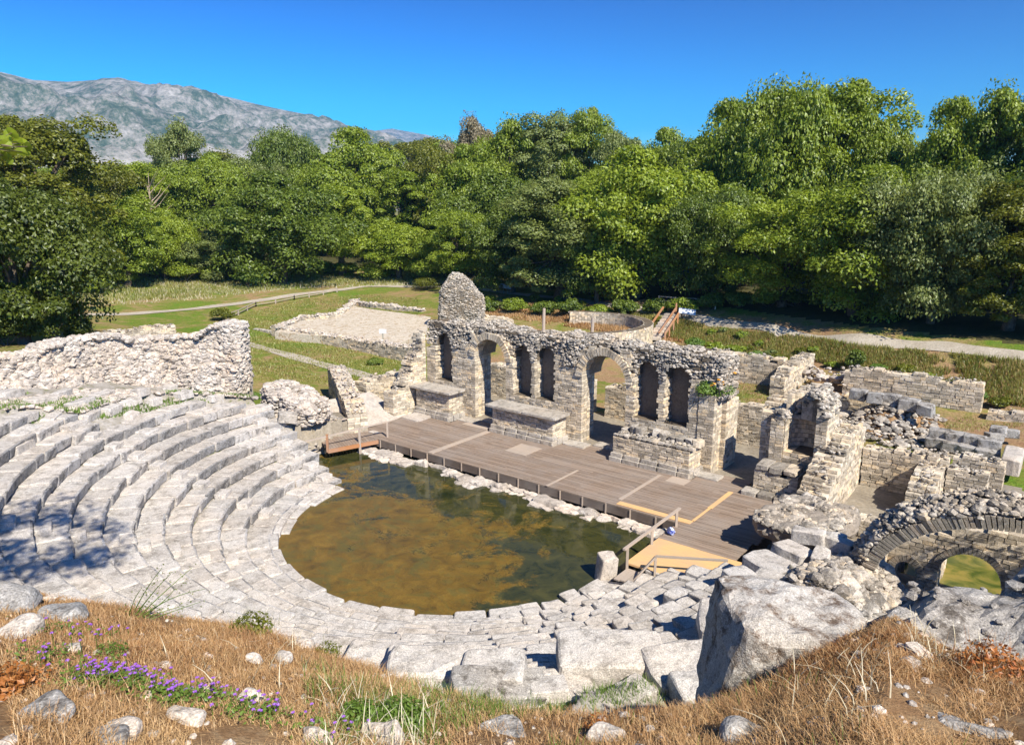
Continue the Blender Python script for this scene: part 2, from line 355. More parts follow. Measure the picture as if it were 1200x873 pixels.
m, t, b = mat('green_metal', .5, .4); t.links.new(ramp(t, noise_(t, world_pos(t), 9), [(.3, (.10, .13, .11)), (.7, (.15, .18, .15))]), b.inputs['Base Color']); M['metal'] = m
m, t, b = mat('blue_plastic', .4, .4); t.links.new(ramp(t, noise_(t, world_pos(t), 9), [(.45, (.6, .66, .8)), (.55, (.08, .12, .5))]), b.inputs['Base Color']); M['bag'] = m
m, t, b = mat('lichen', .95, .1); t.links.new(ramp(t, noise_(t, world_pos(t), 20), [(.35, (.55, .22, .03)), (.65, (.70, .36, .06))]), b.inputs['Base Color']); M['lichen'] = m
def ground_mat(name, cols, sc=.6, bsc=8.):
    m, t, b = mat(name, .95, .1); P = world_pos(t)
    n1 = noise_(t, P, sc, 7, .7, .4); c = ramp(t, n1, cols)
    n2 = noise_(t, P, bsc, 5, .7); c = mix(t, .6, c, mix(t, 1., c, ramp(t, n2, [(.3, .5), (.7, 1.25)]), 'MULTIPLY'))
    t.links.new(c, b.inputs['Base Color']); bump(t, b, n2, .6, .05); return m
M['path'] = ground_mat('gravel_path', [(.3, (.36, .31, .24)), (.7, (.48, .43, .35))], .8)
M['gravel'] = ground_mat('pale_gravel_floor', [(.40, (.50, .43, .33)), (.52, (.62, .55, .45)), (.58, (.34, .24, .13)), (.66, (.60, .53, .43))], 1.6, 6)
M['dirt'] = ground_mat('floor_dirt', [(.3, (.20, .17, .13)), (.6, (.31, .27, .21)), (.75, (.24, .19, .12))], .8)

# ------------------------------------------------------------------ terrain
# surveyed spots: photo x, photo y, ground level there
CTRL = [(20, 420, 3.6), (120, 425, 3.2), (230, 415, 2.6), (290, 455, .6), (320, 430, .1), (400, 440, 0), (300, 395, 0), (380, 385, 0), (430, 415, 0), (470, 430, 0),
        (480, 455, 0), (440, 462, 0), (560, 400, .2), (330, 365, .3), (420, 350, .6), (480, 350, 1.0), (520, 345, 1.4), (500, 372, .7), (541, 380, .9),
        (1200, 418, 2.8), (1100, 405, 2.75), (1000, 395, 2.7), (900, 383, 2.5), (820, 372, 2.3), (750, 362, 2.1), (680, 352, 1.9), (620, 346, 1.8), (590, 343, 1.7),
        (530, 336, 1.5), (430, 334, 1.2), (350, 345, 1.0), (270, 357, .9), (160, 368, 1.0), (100, 368, 1.2), (60, 360, 1.5), (-60, 380, 2.5), (-200, 400, 3),
        (90, 350, 1.8), (90, 330, 2.6), (200, 335, 2.0), (300, 325, 1.8), (420, 318, 1.8), (550, 325, 2.2), (700, 338, 2.5), (850, 350, 3.0), (1000, 372, 3.4), (1200, 392, 3.6),
        (1160, 470, .6), (1100, 445, 1.2), (1000, 425, 1.2), (930, 415, 1.0), (850, 405, 1.0), (1200, 480, .6), (800, 395, .8), (720, 380, 1.0), (640, 372, 1.0), (600, 368, 1.0)]
cp = [at(x, y, z) for x, y, z in CTRL]
for u in (-6, -3, 0, 4, 8, 12, 16, 20, 24, 28): cp.append(uv1(u, 9, -.05))
for u in (0, 5, 10, 15, 20, 24, 28): cp.append(uv1(u, 15, 0 if u < 18 else .3))
for u in (12, 16, 20, 24): cp.append(uv1(u, 20, .1))
for u in (16, 20, 24, 28, 33): cp.append(uv1(u, 1, -.1))
cp += [np.array(c, float) for c in ((60, 60, 3), (90, 130, 8), (0, 130, 4), (-60, 120, 5), (-120, 80, 5), (-90, 160, 6), (60, 200, 8), (40, 20, 2), (60, 0, 6), (-60, 30, 5), (-30, 15, 7), (-70, 0, 8), (30, -30, 9), (-30, -30, 9))]
cp = np.array(cp)
def _rbf(a, b): return np.sqrt(((a[:, None] - b[None]) ** 2).sum(2) + 1.0)
_K = np.block([[_rbf(cp[:, :2], cp[:, :2]) - np.eye(len(cp)) * .35, np.ones((len(cp), 1))], [np.ones((1, len(cp))), np.zeros((1, 1))]])
_W = np.linalg.solve(_K, np.r_[cp[:, 2], 0])
def base_h(X, Y):
    out = np.empty(len(X)); P = np.c_[X, Y]
    for i in range(0, len(X), 20000):
        out[i:i + 20000] = _rbf(P[i:i + 20000], cp[:, :2]) @ _W[:-1] + _W[-1]
    r = np.hypot(X, Y); k = np.clip((r - 150) / 200, 0, 1)
    return out * (1 - k) + 4 * k
# hill under the photographer: (photo x, brow y, brow distance)
BROW = [(-500, 660, 8.5), (-200, 672, 8), (0, 690, 7.2), (100, 705, 7.0), (200, 722, 6.8), (300, 738, 6.4), (400, 772, 5.7), (500, 806, 5.1), (600, 832, 4.7), (700, 838, 4.6), (780, 832, 4.7), (850, 822, 4.9), (905, 800, 5.2), (960, 762, 5.8), (1010, 736, 6.2), (1050, 722, 6.5), (1090, 745, 6.2), (1130, 768, 5.9), (1200, 778, 5.8), (1400, 780, 6), (1700, 760, 7)]
bz = []
for x, y, d in BROW:
    P = atdist(x, y, d); bz.append((math.atan2(P[0], P[1]), d, P[2]))
bz = np.array(bz)
def hill_h(X, Y):
    r = np.hypot(X, Y); az = np.arctan2(X, Y)
    d = np.interp(az, bz[:, 0], bz[:, 1]); zb = np.interp(az, bz[:, 0], bz[:, 2])
    z = 10.25 + (zb - 10.25) * (np.clip(r, 0, None) / d) ** 1.25
    zf = zb - (r - d) * 1.25
    z = np.where(r < d, z, zf)
    P = np.c_[X, Y, np.zeros_like(X)]
    nn = sn(P, 1.1, 3.) * .10 + sn(P, 3.1, 8.) * .04
    back = np.clip((np.abs(az) - 1.3) / .5, 0, 1)
    return np.where(r < d * 1.0, z + nn * np.clip((d - r) / 2, 0, 1), z) * (1 - back) + (9.5 - .12 * r) * back
def sector(X, Y):
    dx, dy = X - CC[0], Y - CC[1]; r = np.hypot(dx, dy); a = np.degrees(np.arctan2(dy, dx)) % 360
    return r, a
AM = np.array([0, 138, 142, 150, 156, 160, 173, 177, 181, 188, 200, 230, 268, 279.5, 281, 290, 305, 315, 322, 326, 360])
KM = np.array([6, 6, 6.3, 7.5, 8.3, 9, 9, 10.5, 11, 12, 13, 13, 11, 11, 10, 9.6, 7.5, 6, 5, 5, 5])
def kmax(a): return np.interp(a, AM, KM)
def ground_h(X, Y):
    X = np.asarray(X, float); Y = np.asarray(Y, float)
    h = base_h(X, Y); r, a = sector(X, Y)
    u = (X - A0[0]) * U[0] + (Y - A0[1]) * U[1]; v = (X - A0[0]) * V[0] + (Y - A0[1]) * V[1]
    inside = (a > A_L - 1) & (a < A_R + 1) & (v < -4.25)
    km = kmax(a); rr = np.clip((r - R0) / DR, 0, None)
    zs = Z0 + np.minimum(rr, km + 1) * DZ - .5
    ztop = Z0 + (km + 1) * DZ - .15
    over = rr > km + 1.2
    far = np.clip((rr - km - 1.2) / 6, 0, 1)
    zb = np.where(over, ztop * (1 - far) + h * far, zs)
    h = np.where(inside, zb, h)
    # right bank beside the seats, left bank between seats and passage
    pond = ((r < 7.25) & (v < .3)) | ((v > -4.3) & (v < .3) & (u > -2.6) & (u < 17.2))
    h = np.where(pond, -1.5, h)
    deck = (v >= .3) & (v < 6.0) & (u > -4) & (u < 20)
    h = np.where(deck, -.55, h)
    h = np.where((v > -4.3) & (v < .35) & (u >= 17.2) & (u < 20.4), -.9, h)
    h = np.where((v > 1.2) & (v < 7.) & (u > 24.2) & (u < 31), -1.3, h)
    d = np.hypot(X, Y)
    hh = hill_h(X, Y)
    h = np.where(hh > h, hh, h)
    P = np.c_[X, Y, np.zeros_like(X)]
    h = h + np.where(d > 34, sn(P, .5, 2.) * .07, 0)
    return h
def gz(x, y): return float(ground_h(np.array([x]), np.array([y]))[0])

def hit(px, py, tmax=160.):
    d = ray(px, py); d = d / np.hypot(d[0], d[1]); t = np.concatenate([np.linspace(1., 12, 900), np.linspace(12, tmax, 3000)])
    z = HC + d[2] * t; below = z < ground_h(d[0] * t, d[1] * t); k = int(np.argmax(below)) if below.any() else len(t) - 1
    return np.array([d[0] * t[k], d[1] * t[k], z[k]])

az = np.concatenate([np.linspace(-180, -48, 40)[:-1], np.linspace(-48, 48, 460), np.linspace(48, 180, 40)[1:]])
rad = np.concatenate([np.linspace(.3, 8.5, 110), np.geomspace(8.6, 160, 300), np.geomspace(165, 7600, 40)])
Ag, Rg = np.meshgrid(np.radians(az), rad, indexing='ij')
X, Y = (Rg * np.sin(Ag)).ravel(), (Rg * np.cos(Ag)).ravel()
Zg = ground_h(X, Y)
na, nr = Ag.shape
ii, jj = np.meshgrid(np.arange(na - 1), np.arange(nr - 1), indexing='ij')
Fg = np.stack([ii * nr + jj, ii * nr + jj + 1, (ii + 1) * nr + jj + 1, (ii + 1) * nr + jj], -1).reshape(-1, 4)[:, ::-1]
# kinds of ground: 0 meadow/embankment  1 dirt floors  2 foreground soil  3 stony seat fill
cx, cy = X[Fg].mean(1), Y[Fg].mean(1); cz = Zg[Fg].mean(1)
cu = (cx - A0[0]) * U[0] + (cy - A0[1]) * U[1]; cv = (cx - A0[0]) * V[0] + (cy - A0[1]) * V[1]
cr, ca = sector(cx, cy); cd = np.hypot(cx, cy)
kind = np.zeros(len(Fg), int)
kind[(cv > -3.3) & (cv < 12) & (cu > 14) & (cu < 36)] = 1
kind[(cv > 5) & (cv < 11.5) & (cu > -4) & (cu < 16)] = 1
kind[(cv > -4) & (cv < 6) & (cu > -6) & (cu < 0)] = 1
kind[(cv > 19) & (cu > -14) & (cz < 2.75) & (cd < 92)] = 4
_d = np.stack([cx, cy, cz - HC], 1); _z = _d[:, 1] * CP - _d[:, 2] * SP; _ok = _z > 1
ppx = np.where(_ok, 600 + F_PX * cx / np.where(_ok, _z, 1), -999); ppy = np.where(_ok, 436.5 - F_PX * (_d[:, 1] * SP + _d[:, 2] * CP) / np.where(_ok, _z, 1), 0)
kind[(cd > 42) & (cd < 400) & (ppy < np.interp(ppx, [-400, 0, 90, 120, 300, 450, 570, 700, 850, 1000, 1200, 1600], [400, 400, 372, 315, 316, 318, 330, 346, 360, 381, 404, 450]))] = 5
kind[(ca > A_L - 3) & (ca < 240) & (cr < 23) & (cv < -2)] = 3
kind[(ca >= 240) & (ca < A_R + 8) & (cr < 19.5)] = 3
kind[cr < 7.3] = 1
kind[(cd < 14) & (hill_h(cx, cy) > cz - .2)] = 2
def gm_meadow(name='meadow', sh=0.):
    m, t, b = mat(name, .95, .1); P = world_pos(t)
    n1 = noise_(t, P, .13, 6, .65, .6); n2 = noise_(t, P, .9, 6, .75, .3); n3 = noise_(t, P, 7, 4, .7)
    s_ = math_(t, 'ADD', math_(t, 'ADD', math_(t, 'MULTIPLY', n1, .55), math_(t, 'MULTIPLY', n2, .45)), sh)
    c = ramp(t, s_, [(.38, (.11, .20, .02)), (.47, (.17, .20, .035)), (.53, (.27, .22, .08)), (.60, (.34, .22, .12)), (.70, (.30, .17, .09)), (.78, (.14, .18, .03))])
    c = mix(t, .7, c, mix(t, 1., c, ramp(t, n3, [(.3, .45), (.7, 1.3)]), 'MULTIPLY'))
    t.links.new(c, b.inputs['Base Color']); bump(t, b, n3, .8, .12); return m
M['meadow'] = gm_meadow(); M['bank'] = gm_meadow('dry_bank', .08)
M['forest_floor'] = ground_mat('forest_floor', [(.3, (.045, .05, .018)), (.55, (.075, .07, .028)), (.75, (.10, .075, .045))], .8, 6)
M['soil'] = ground_mat('dry_soil', [(.3, (.16, .085, .04)), (.5, (.30, .18, .09)), (.7, (.42, .30, .17))], 3.5, 45)
M['fill'] = ground_mat('stony_fill', [(.35, (.13, .16, .04)), (.45, (.30, .27, .22)), (.6, (.42, .39, .35)), (.75, (.2, .17, .12))], 1.2, 9)
mb = MB(); mb.add(np.c_[X, Y, Zg], Fg[kind == 0], 0)
for k in (1, 2, 3, 4, 5): mb.f.append((Fg[kind == k], k))
o = mb.build('ground', [M['meadow'], M['dirt'], M['soil'], M['fill'], M['bank'], M['forest_floor']], smooth=True); o['kind'] = 'structure'

def sheet(name, poly, z, m, n=1):
    mb = MB(); poly = np.asarray(poly, float)[:, :2]; mb.add(np.c_[poly, np.full(len(poly), z)], [list(range(len(poly)))])
    o = mb.build(name, m); o['kind'] = 'structure'; return o
# water of the orchestra and of the vaulted chamber
zw = -.62
poly = [uv1(u, v)[:2] for u, v in ((-3.2, .35), (-3.4, -3.9), (-.5, -4.4))]
poly += [polf([[R(a), 7.7, 0]])[0][:2] for a in np.linspace(146, 320, 60)] + [uv1(17.9, -4.2)[:2], uv1(17.4, -1.6)[:2], uv1(17.4, .35)[:2]]
sheet('water', poly, zw, M['water'])
# paths draped on the ground
def ribbon(name, pts, width, m, lift=.035, n=60):
    pts = np.array(pts); s_ = np.linspace(0, len(pts) - 1, n)
    c = np.stack([np.interp(s_, np.arange(len(pts)), pts[:, k]) for k in (0, 1)], 1)
    for _ in range(3): c[1:-1] = (c[:-2] + c[1:-1] * 2 + c[2:]) / 4
    d = np.gradient(c, axis=0); d /= np.linalg.norm(d, axis=1)[:, None]; nn = np.stack([-d[:, 1], d[:, 0]], 1)
    offs = np.linspace(-.5, .5, 5); W_ = width * (1 + .12 * np.sin(s_ * 7.3))
    P = c[:, None] + nn[:, None] * offs[None, :, None] * np.broadcast_to(W_, n)[:, None, None]
    P = P.reshape(-1, 2); z = ground_h(P[:, 0], P[:, 1]) + lift
    
    F_ = [[i * 5 + j, i * 5 + j + 1, (i + 1) * 5 + j + 1, (i + 1) * 5 + j] for i in range(n - 1) for j in range(4)]
    mb = MB(); mb.add(np.c_[P, z], F_); o = mb.build(name, m); o['kind'] = 'structure'; return o
PATH = [(1330, 432, 2.85), (1200, 418, 2.8), (1100, 405, 2.75), (1000, 395, 2.7), (900, 383, 2.5), (820, 372, 2.3), (750, 362, 2.1), (680, 352, 1.9), (620, 346, 1.8), (590, 343, 1.7), (530, 336, 1.5), (430, 335, 1.2), (350, 345, 1.0), (270, 357, .9), (160, 368, 1.0), (100, 369, 1.2), (60, 372, 1.4)]
ribbon('path', [at(*q)[:2] for q in PATH], 1.35, M['path'], .05, 220)
ribbon('lawn_path', [at(*q)[:2] for q in ((275, 403, 0), (340, 418, 0), (400, 432, 0), (470, 452, 0))], 1.3, M['path'], .03)
sheet_pts = [(818, 366, 3), (850, 352, 3.2), (905, 358, 3.2), (890, 372, 2.7)]
0 and ribbon('side_path', [at(*q)[:2] for q in ((842, 372, 2.4), (858, 362, 2.8), (900, 355, 3.1), (960, 352, 3.3))], 1.7, M['path'], .05)

# ------------------------------------------------------------------ masonry
def masonry(mb, u0, u1, v0, v1, z0, top, holes=(), ch=.135, L=.33, jit=.012, f=uvf, m=0, mc=1, endjit=0., depth=.26, tj=.12):
    if not callable(top): tv = top; top = lambda u: np.full(np.shape(u), tv, float)
    us = np.linspace(u0, u1, 40); zmax = float(np.max(top(us)))
    z = z0; S = []; K = []
    while z < zmax:
        h = ch * rng.uniform(.8, 1.2); zm = z + h / 2
        iv = [(u0 + rng.uniform(-endjit, endjit), u1 + rng.uniform(-endjit, endjit))]
        for hole in holes:
            g = hole(zm)
            if g is None: continue
            new = []
            for a, b in iv:
                if g[1] <= a or g[0] >= b: new.append((a, b)); continue
                if g[0] > a + .02: new.append((a, g[0]))
                if g[1] < b - .02: new.append((g[1], b))
            iv = new
        for a, b in iv:
            n = max(1, int(round((b - a) / (L * rng.uniform(.85, 1.15)))))
            e = np.linspace(0, 1, n + 1)
            if n > 1: e[1:-1] += rng.uniform(-.32, .32, n - 1) / n
            e = a + (b - a) * e; c = (e[:-1] + e[1:]) / 2
            T = top(c) + rng.uniform(-tj, tj * .66, n)
            for i in range(n):
                if zm > T[i]: continue
                end = i == 0 or i == n - 1 or zm > T[max(i - 1, 0)] or zm > T[min(i + 1, n - 1)] or zm + h * 1.6 > T[i]
                g = .010
                if end:
                    nv = max(1, int(round((v1 - v0) / .34))); ev = np.linspace(v0, v1, nv + 1)
                    if nv > 1: ev[1:-1] += rng.uniform(-.06, .06, nv - 1)
                    for j in range(nv):
                        S.append((e[i] + g, e[i + 1] - g, ev[j] + g, ev[j + 1] - g, z + g * .8, z + h - g * .8))
                    K.append((e[i] + .05, e[i + 1] - .05, v0 + .07, v1 - .07, z - .01, z + h - .02))
                else:
                    d = min(depth, (v1 - v0) / 2 - .01); pj = rng.uniform(-.018, .02)
                    S.append((e[i] + g, e[i + 1] - g, v0 + pj, v0 + d, z + g * .8, z + h - g * .8))
                    S.append((e[i] + g, e[i + 1] - g, v1 - d, v1 + rng.uniform(-.02, .018), z + g * .8, z + h - g * .8))
                    K.append((e[i] - .01, e[i + 1] + .01, v0 + .07, v1 - .07, z - .01, z + h + .01))
        z += h
    if S: S = np.array(S); boxes(mb, *S.T, f=f, jit=jit, m=m)
    if K: K = np.array(K); boxes(mb, *K.T, f=f, jit=0.002, m=mc)
def turned(f=uvf): return lambda P: f(ident(P)[:, [1, 0, 2]])     # run the wall along v instead of u
def line_frame(p, q):      # wall along p->q, thickness to the left of it
    p = np.asarray(p, float)[:2]; q = np.asarray(q, float)[:2]; d = (q - p) / np.linalg.norm(q - p); n = np.array([-d[1], d[0]])
    return (lambda P: np.c_[p + P[:, :1] * d + P[:, 1:2] * n, P[:, 2]]), float(np.linalg.norm(q - p))
def rect_hole(a, b, z0, z1): return lambda z: (a, b) if z0 < z < z1 else None
def arch_hole(c, hw, z0, zs, ragged=0.):
    def g(z):
        if z < z0: return None
        w_ = hw if z < zs else (math.sqrt(max(hw * hw - (z - zs) ** 2, 0)) if z < zs + hw else 0)
        if w_ <= .02: return None
        return (c - w_ - rng.uniform(-ragged, ragged), c + w_ + rng.uniform(-ragged, ragged))
    return g
def top_interp(us, zs): return lambda u: np.interp(u, us, zs)
def rag(fn, amp=.12, fr=2.5, seed=0): return lambda u: fn(u) + amp * (np.sin(np.asarray(u) * fr + seed) + .6 * np.sin(np.asarray(u) * fr * 2.7 + seed * 2))
MW = [M['wall'], M['mortar'], M['rubble'], M['pale']]
def top_rubble(mb, u0, u1, v0, v1, top, n, s0=.04, s1=.115, f=uvf, m=2, dz=.02):
    u = rng.uniform(u0, u1, n); v = rng.uniform(v0, v1, n); z = top(u) if callable(top) else np.full(n, top)
    rubble(mb, f(np.c_[u, v, z + rng.uniform(-.1, .08, n) + dz]), rng.uniform(s0, s1, n), m)
def simple_wall(label, u0, u1, v0, v1, z0, top, along='u', nr=0, cat='wall', name='ruined_wall', ch=.13, L=.34, holes=(), endjit=.03, group=None):
    f = uvf if along == 'u' else turned()
    if along == 'u': loc = uv1((u0 + u1) / 2, (v0 + v1) / 2, z0); A = (u0, u1, v0, v1)
    else: loc = uv1((u0 + u1) / 2, (v0 + v1) / 2, z0); A = (v0, v1, u0, u1)
    mb = MB(); masonry(mb, *A, z0, top, holes, ch, L, f=f, endjit=endjit)
    if nr: top_rubble(mb, A[0] + .08, A[1] - .08, A[2] + .08, A[3] - .08, top, nr, f=f)
    o = mb.build(name, MW); o.data.transform(__import__('mathutils').Matrix.Translation(-Vector(loc))); o.location = loc
    tag(o, label, cat, group); return o
def line_wall(label, p, q, thick, z0, top, nr=0, **k):
    f, L_ = line_frame(p, q); mb = MB(); masonry(mb, 0, L_, 0, thick, z0, top, f=f, endjit=.04, **k)
    if nr: top_rubble(mb, .1, L_ - .1, .08, thick - .08, top, nr, f=f)
    loc = np.r_[(np.asarray(p)[:2] + np.asarray(q)[:2]) / 2, z0]
    o = mb.build('ruined_wall', MW); o.data.transform(__import__('mathutils').Matrix.Translation(-Vector(loc))); o.location = loc
    return tag(o, label, 'wall')

# ---- the stage building front
SW = thing('stage_building', uv1(6.3, 7, -.2), 'long two-arched ruined masonry stage building with tall niches behind the wooden deck', 'ruined building')
D1, D2 = 2.08, 9.47
top_f = rag(top_interp([-3, -2.4, 0, 2, 6, 8, 12, 15, 15.7], [4.5, 4.9, 4.95, 5.0, 5.0, 5.1, 5.0, 4.9, 4.6]), .06)
niches = [(-1.5, .66), (4.32, .62), (5.83, .64), (11.85, .64), (13.45, .62)]
nh = [arch_hole(c, h, 1.95, 4.15, .07) for c, h in niches]
dh = [arch_hole(D1, 1.12, -1, 3.68), arch_hole(D2, 1.27, -1, 3.52)]
dh2 = [arch_hole(D1 - .12, 1.3, -1, 3.6), arch_hole(D2 - .12, 1.5, -1, 3.45)]
top_face = lambda u: 4.15 + .22 * np.sin(np.asarray(u) * 3.1) + np.where((np.abs(u - D1) < 1.5) | (np.abs(u - D2) < 1.6), .75, 0)
mb = MB()
masonry(mb, -2.9, 14.55, 6.1, 6.95, -.2, top_face, nh + [arch_hole(D1, 1.5, -1, 3.68) if 0 else dh[0], dh[1]], L=.33)
masonry(mb, -2.6, 15.3, 6.97, 7.9, -.2, top_interp([-2.6, 15.3], [4.7, 4.6]), dh2, L=.36)
mb.build('niche_wall', MW, SW)
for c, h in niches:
    mb = MB(); block(mb, c - h - .12, c + h + .12, 6.83, 6.96, 1.85, 4.75, f=uvf, n=(6, 2, 8), amp=.012, p=20); mb.build('niche_shade_plaster', [M['shade_toned_plaster']], SW)  # plaster niche backs, toned darker to stand in for the recess shade
# rubble core and crown
mb = MB()
def core(u0, u1, v0, v1, z0, z1, holes):
    z = z0
    while z < z1:
        iv = [(u0, u1)]
        for h in holes:
            g = h(z + .05)
            if g is None: continue
            new = []
            for a, b in iv:
                if g[1] <= a or g[0] >= b: new.append((a, b)); continue
                if g[0] > a: new.append((a, g[0]))
                if g[1] < b: new.append((g[1], b))
            iv = new
        for a, b in iv:
            n = max(1, int((b - a) / .45)); e = np.linspace(a, b, n + 1)
            for i in range(n): boxes(mb, e[i] - .001, e[i + 1] + .001, v0 + rng.uniform(-.04, .07), v1 + rng.uniform(-.1, .1), z, z + .105, f=uvf, jit=.012, m=1)
        z += .1
ringh = [arch_hole(D1, 1.14, -1, 3.68), arch_hole(D2, 1.29, -1, 3.52)]
core(-2.75, 15.45, 6.28, 7.85, 4.0, 5.25, ringh + [arch_hole(c, h * .95, 1.95, 4.15) for c, h in niches])
crown = lambda u: 5.35 + .10 * np.sin(np.asarray(u) * 1.1) + .09 * np.sin(np.asarray(u) * 3.7 + 1) + .1 * np.exp(-((np.asarray(u) - D1) / 1.5) ** 2) + .12 * np.exp(-((np.asarray(u) - D2) / 1.8) ** 2) - .5 * np.clip(-1.6 - np.asarray(u), 0, 1)
n = 9000; u = rng.uniform(-2.9, 15.6, n); z = rng.uniform(4.0, 5.4, n)
v = 6.2 + .10 * np.sin(u * 2.3) + .12 * (z - 4.2)
ok = np.ones(n, bool)
for c, r_, zs in ((D1, 1.50, 3.68), (D2, 1.70, 3.52)): ok &= np.hypot(u - c, z - zs) > r_
for c, h in niches: ok &= ~((np.abs(u - c) < h * .95) & (z < 4.15 + np.sqrt(np.clip(h * h - (u - c) ** 2, 0, 9)) * .9))
ok &= z > top_face(u) - .35
rubble(mb, uvf(np.c_[u, v + rng.uniform(-.06, .06, n), z][ok]), rng.uniform(.04, .12, ok.sum()) , 2)
n = 12000; u = rng.uniform(-2.8, 15.6, n); v = rng.uniform(6.25, 8.05, n)
prof = crown(u) - .35 * np.abs((v - 7.2) / .95) ** 3
rubble(mb, uvf(np.c_[u, v, prof + rng.uniform(-.12, .1, n)]), rng.uniform(.035, .125, n), 2)
boxes(mb, np.arange(-2.7, 15.3, .5), np.arange(-2.7, 15.3, .5) + .5, 6.5, 7.8, 5.2, crown(np.arange(-2.7, 15.3, .5)) - .06, f=uvf, jit=.03, m=1)
n = 900; v = rng.uniform(6.3, 7.9, n); rubble(mb, uvf(np.c_[rng.uniform(15.35, 15.65, n), v, rng.uniform(3.4, 5.2, n)]), rng.uniform(.07, .17, n), 2)
mb.build('rubble_crown', MW, SW)
mb = MB()
p_ = [uv1(15.45, 6.5, 4.6), uv1(15.5, 6.2, 4.3), uv1(15.4, 6.8, 4.85), uv1(15.2, 6.15, 4.15), uv1(15.6, 7.1, 4.7)]
for q in p_: mb = MB(); rubble(mb, q + rng.normal(0, .11, (7, 3)), .075, 0); mb.build('lichen_patch', M['lichen'], SW)
# arch rings
for c, hw, zs in ((D1, 1.12, 3.68), (D2, 1.27, 3.52)):
    mb = MB(); nvs = 25 if hw < 1.2 else 29
    for i in range(nvs):
        a0, a1 = math.pi * i / nvs, math.pi * (i + 1) / nvs; w_ = .36 + rng.uniform(-.03, .05)
        cs = []
        for a, g in ((a0, .012), (a1, -.012)):
            a += g
            for rr in (hw - .01, hw + w_): cs.append((c - math.cos(a) * rr, zs + math.sin(a) * rr))
        fr_, bk = 6.03 + rng.uniform(-.03, .02), 6.75
        P = np.array([[cs[0][0], fr_, cs[0][1]], [cs[1][0], fr_, cs[1][1]], [cs[3][0], fr_, cs[3][1]], [cs[2][0], fr_, cs[2][1]],
                      [cs[0][0], bk, cs[0][1]], [cs[1][0], bk, cs[1][1]], [cs[3][0], bk, cs[3][1]], [cs[2][0], bk, cs[2][1]]])
        P += rng.uniform(-.006, .006, P.shape)
        mb.add(uvf(P), CF, 0)
    mb.build('arch', [M['wall']], SW)
    mb = MB()      # barrel of the passage, in coursed brick
    for i in range(18):
        a0, a1 = math.pi * i / 18, math.pi * (i + 1) / 18
        for v0 in np.arange(6.77, 7.9, .29):
            P = []
            for vv in (v0, v0 + .28):
                for a, rr in ((a0, hw - .03), (a0, hw + .25), (a1, hw + .25), (a1, hw - .03)): P.append((c - math.cos(a) * rr, vv, zs + math.sin(a) * rr))
            mb.add(uvf(P), CF, 0)
    mb.build('vault', [M['brick']], SW)
# end pier with lower back part, right
mb = MB(); masonry(mb, 14.57, 15.35, 6.06, 7.0, -.2, 3.6, L=.34); masonry(mb, 14.8, 15.55, 7.02, 8.5, -.2, top_interp([14.8, 15.5], [3.3, 3.3]), L=.36, f=uvf)
mb.build('end_pier', MW, SW)
mb = MB(); boxes(mb, 14.85, 15.55, 6.9, 8.4, 3.35, 3.5, f=uvf, jit=.02); mb.build('plaster_cap', [M['plaster']], SW)
# left wing stepping down towards the seats
mb = MB(); masonry(mb, 3.3, 6.08, -3.75, -2.92, -.2, top_interp([3.3, 3.7, 4.2, 4.3, 4.9, 5.0, 5.6, 5.7, 6.1], [1.35, 1.45, 1.6, 2.1, 2.5, 3.2, 3.7, 4.3, 4.8]), f=turned(), L=.34)
top_rubble(mb, 3.35, 6.1, -3.65, -3.0, top_interp([3.3, 3.7, 4.2, 4.3, 4.9, 5.0, 5.6, 5.7, 6.1], [1.35, 1.45, 1.6, 2.1, 2.5, 3.2, 3.7, 4.3, 4.8]), 120, f=turned())
mb.build('stepped_wing_wall', MW, SW)
# podiums
def podium(u0, u1, vf, h, slab, rough=False, plinth=.42, ov=.22):
    mb = MB(); masonry(mb, u0 + .12, u1 - .12, vf + .16, 6.08, -.2, h - .07, L=.32, ch=.12, tj=0.)
    p = mb.build('podium', MW, SW)
    mb = MB(); x = u0
    while x < u1 - .05:
        x2 = min(u1, x + rng.uniform(.6, 1.1)); block(mb, x + .005, x2 - .005, vf - .03, vf + .45, -.1, plinth * .55, f=uvf, amp=.012, p=14)
        block(mb, x + .03, x2 - .02, vf + .06, vf + .5, plinth * .55 + .004, plinth, f=uvf, amp=.018, p=10); x = x2
    for v in np.arange(vf + .46, 5.9, .5):
        block(mb, u1 - .35, u1 + .02, v, v + .48, -.1, plinth * .6, f=uvf, amp=.012, p=14)
    mb.build('plinth', [M['slab']], p)
    mb = MB()
    if slab:
        x = u0 - ov
        while x < u1 + ov - .05:
            x2 = min(u1 + ov, x + rng.uniform(1.9, 2.6))
            if u1 + ov - x2 < .5: x2 = u1 + ov
            block(mb, x, x2, vf - .12, 5.98, h - .01, h + .12, f=uvf, amp=.006, p=22, n=(5, 4, 2)); x = x2
    else:
        for x in np.arange(u0 + .1, u1 - .2, .42):
            if rng.random() < .85: block(mb, x, x + .4, 5.45 + rng.uniform(-.1, .1), 6.0, h - .05, h + rng.uniform(.12, .42), f=uvf, amp=.05, p=5, skew=.2)
        for x in np.arange(u0 + .1, u1 - .2, .3): block(mb, x, x + .29, vf + .15, vf + .45 + rng.uniform(-.1, .1), h - .02, h + rng.uniform(.03, .12), f=uvf, amp=.02, p=6)
        n = 220; rubble(mb, uvf(np.c_[rng.uniform(u0 + .2, u1 - .2, n), rng.uniform(vf + .3, 5.9, n), np.full(n, h) + rng.uniform(-.02, .06, n)]), rng.uniform(.04, .11, n))
    mb.build('ledge_slab' if slab else 'broken_ledge', [M['slab'] if slab else M['rubble']], p)
podium(-2.75, .12, 4.72, 1.58, True)
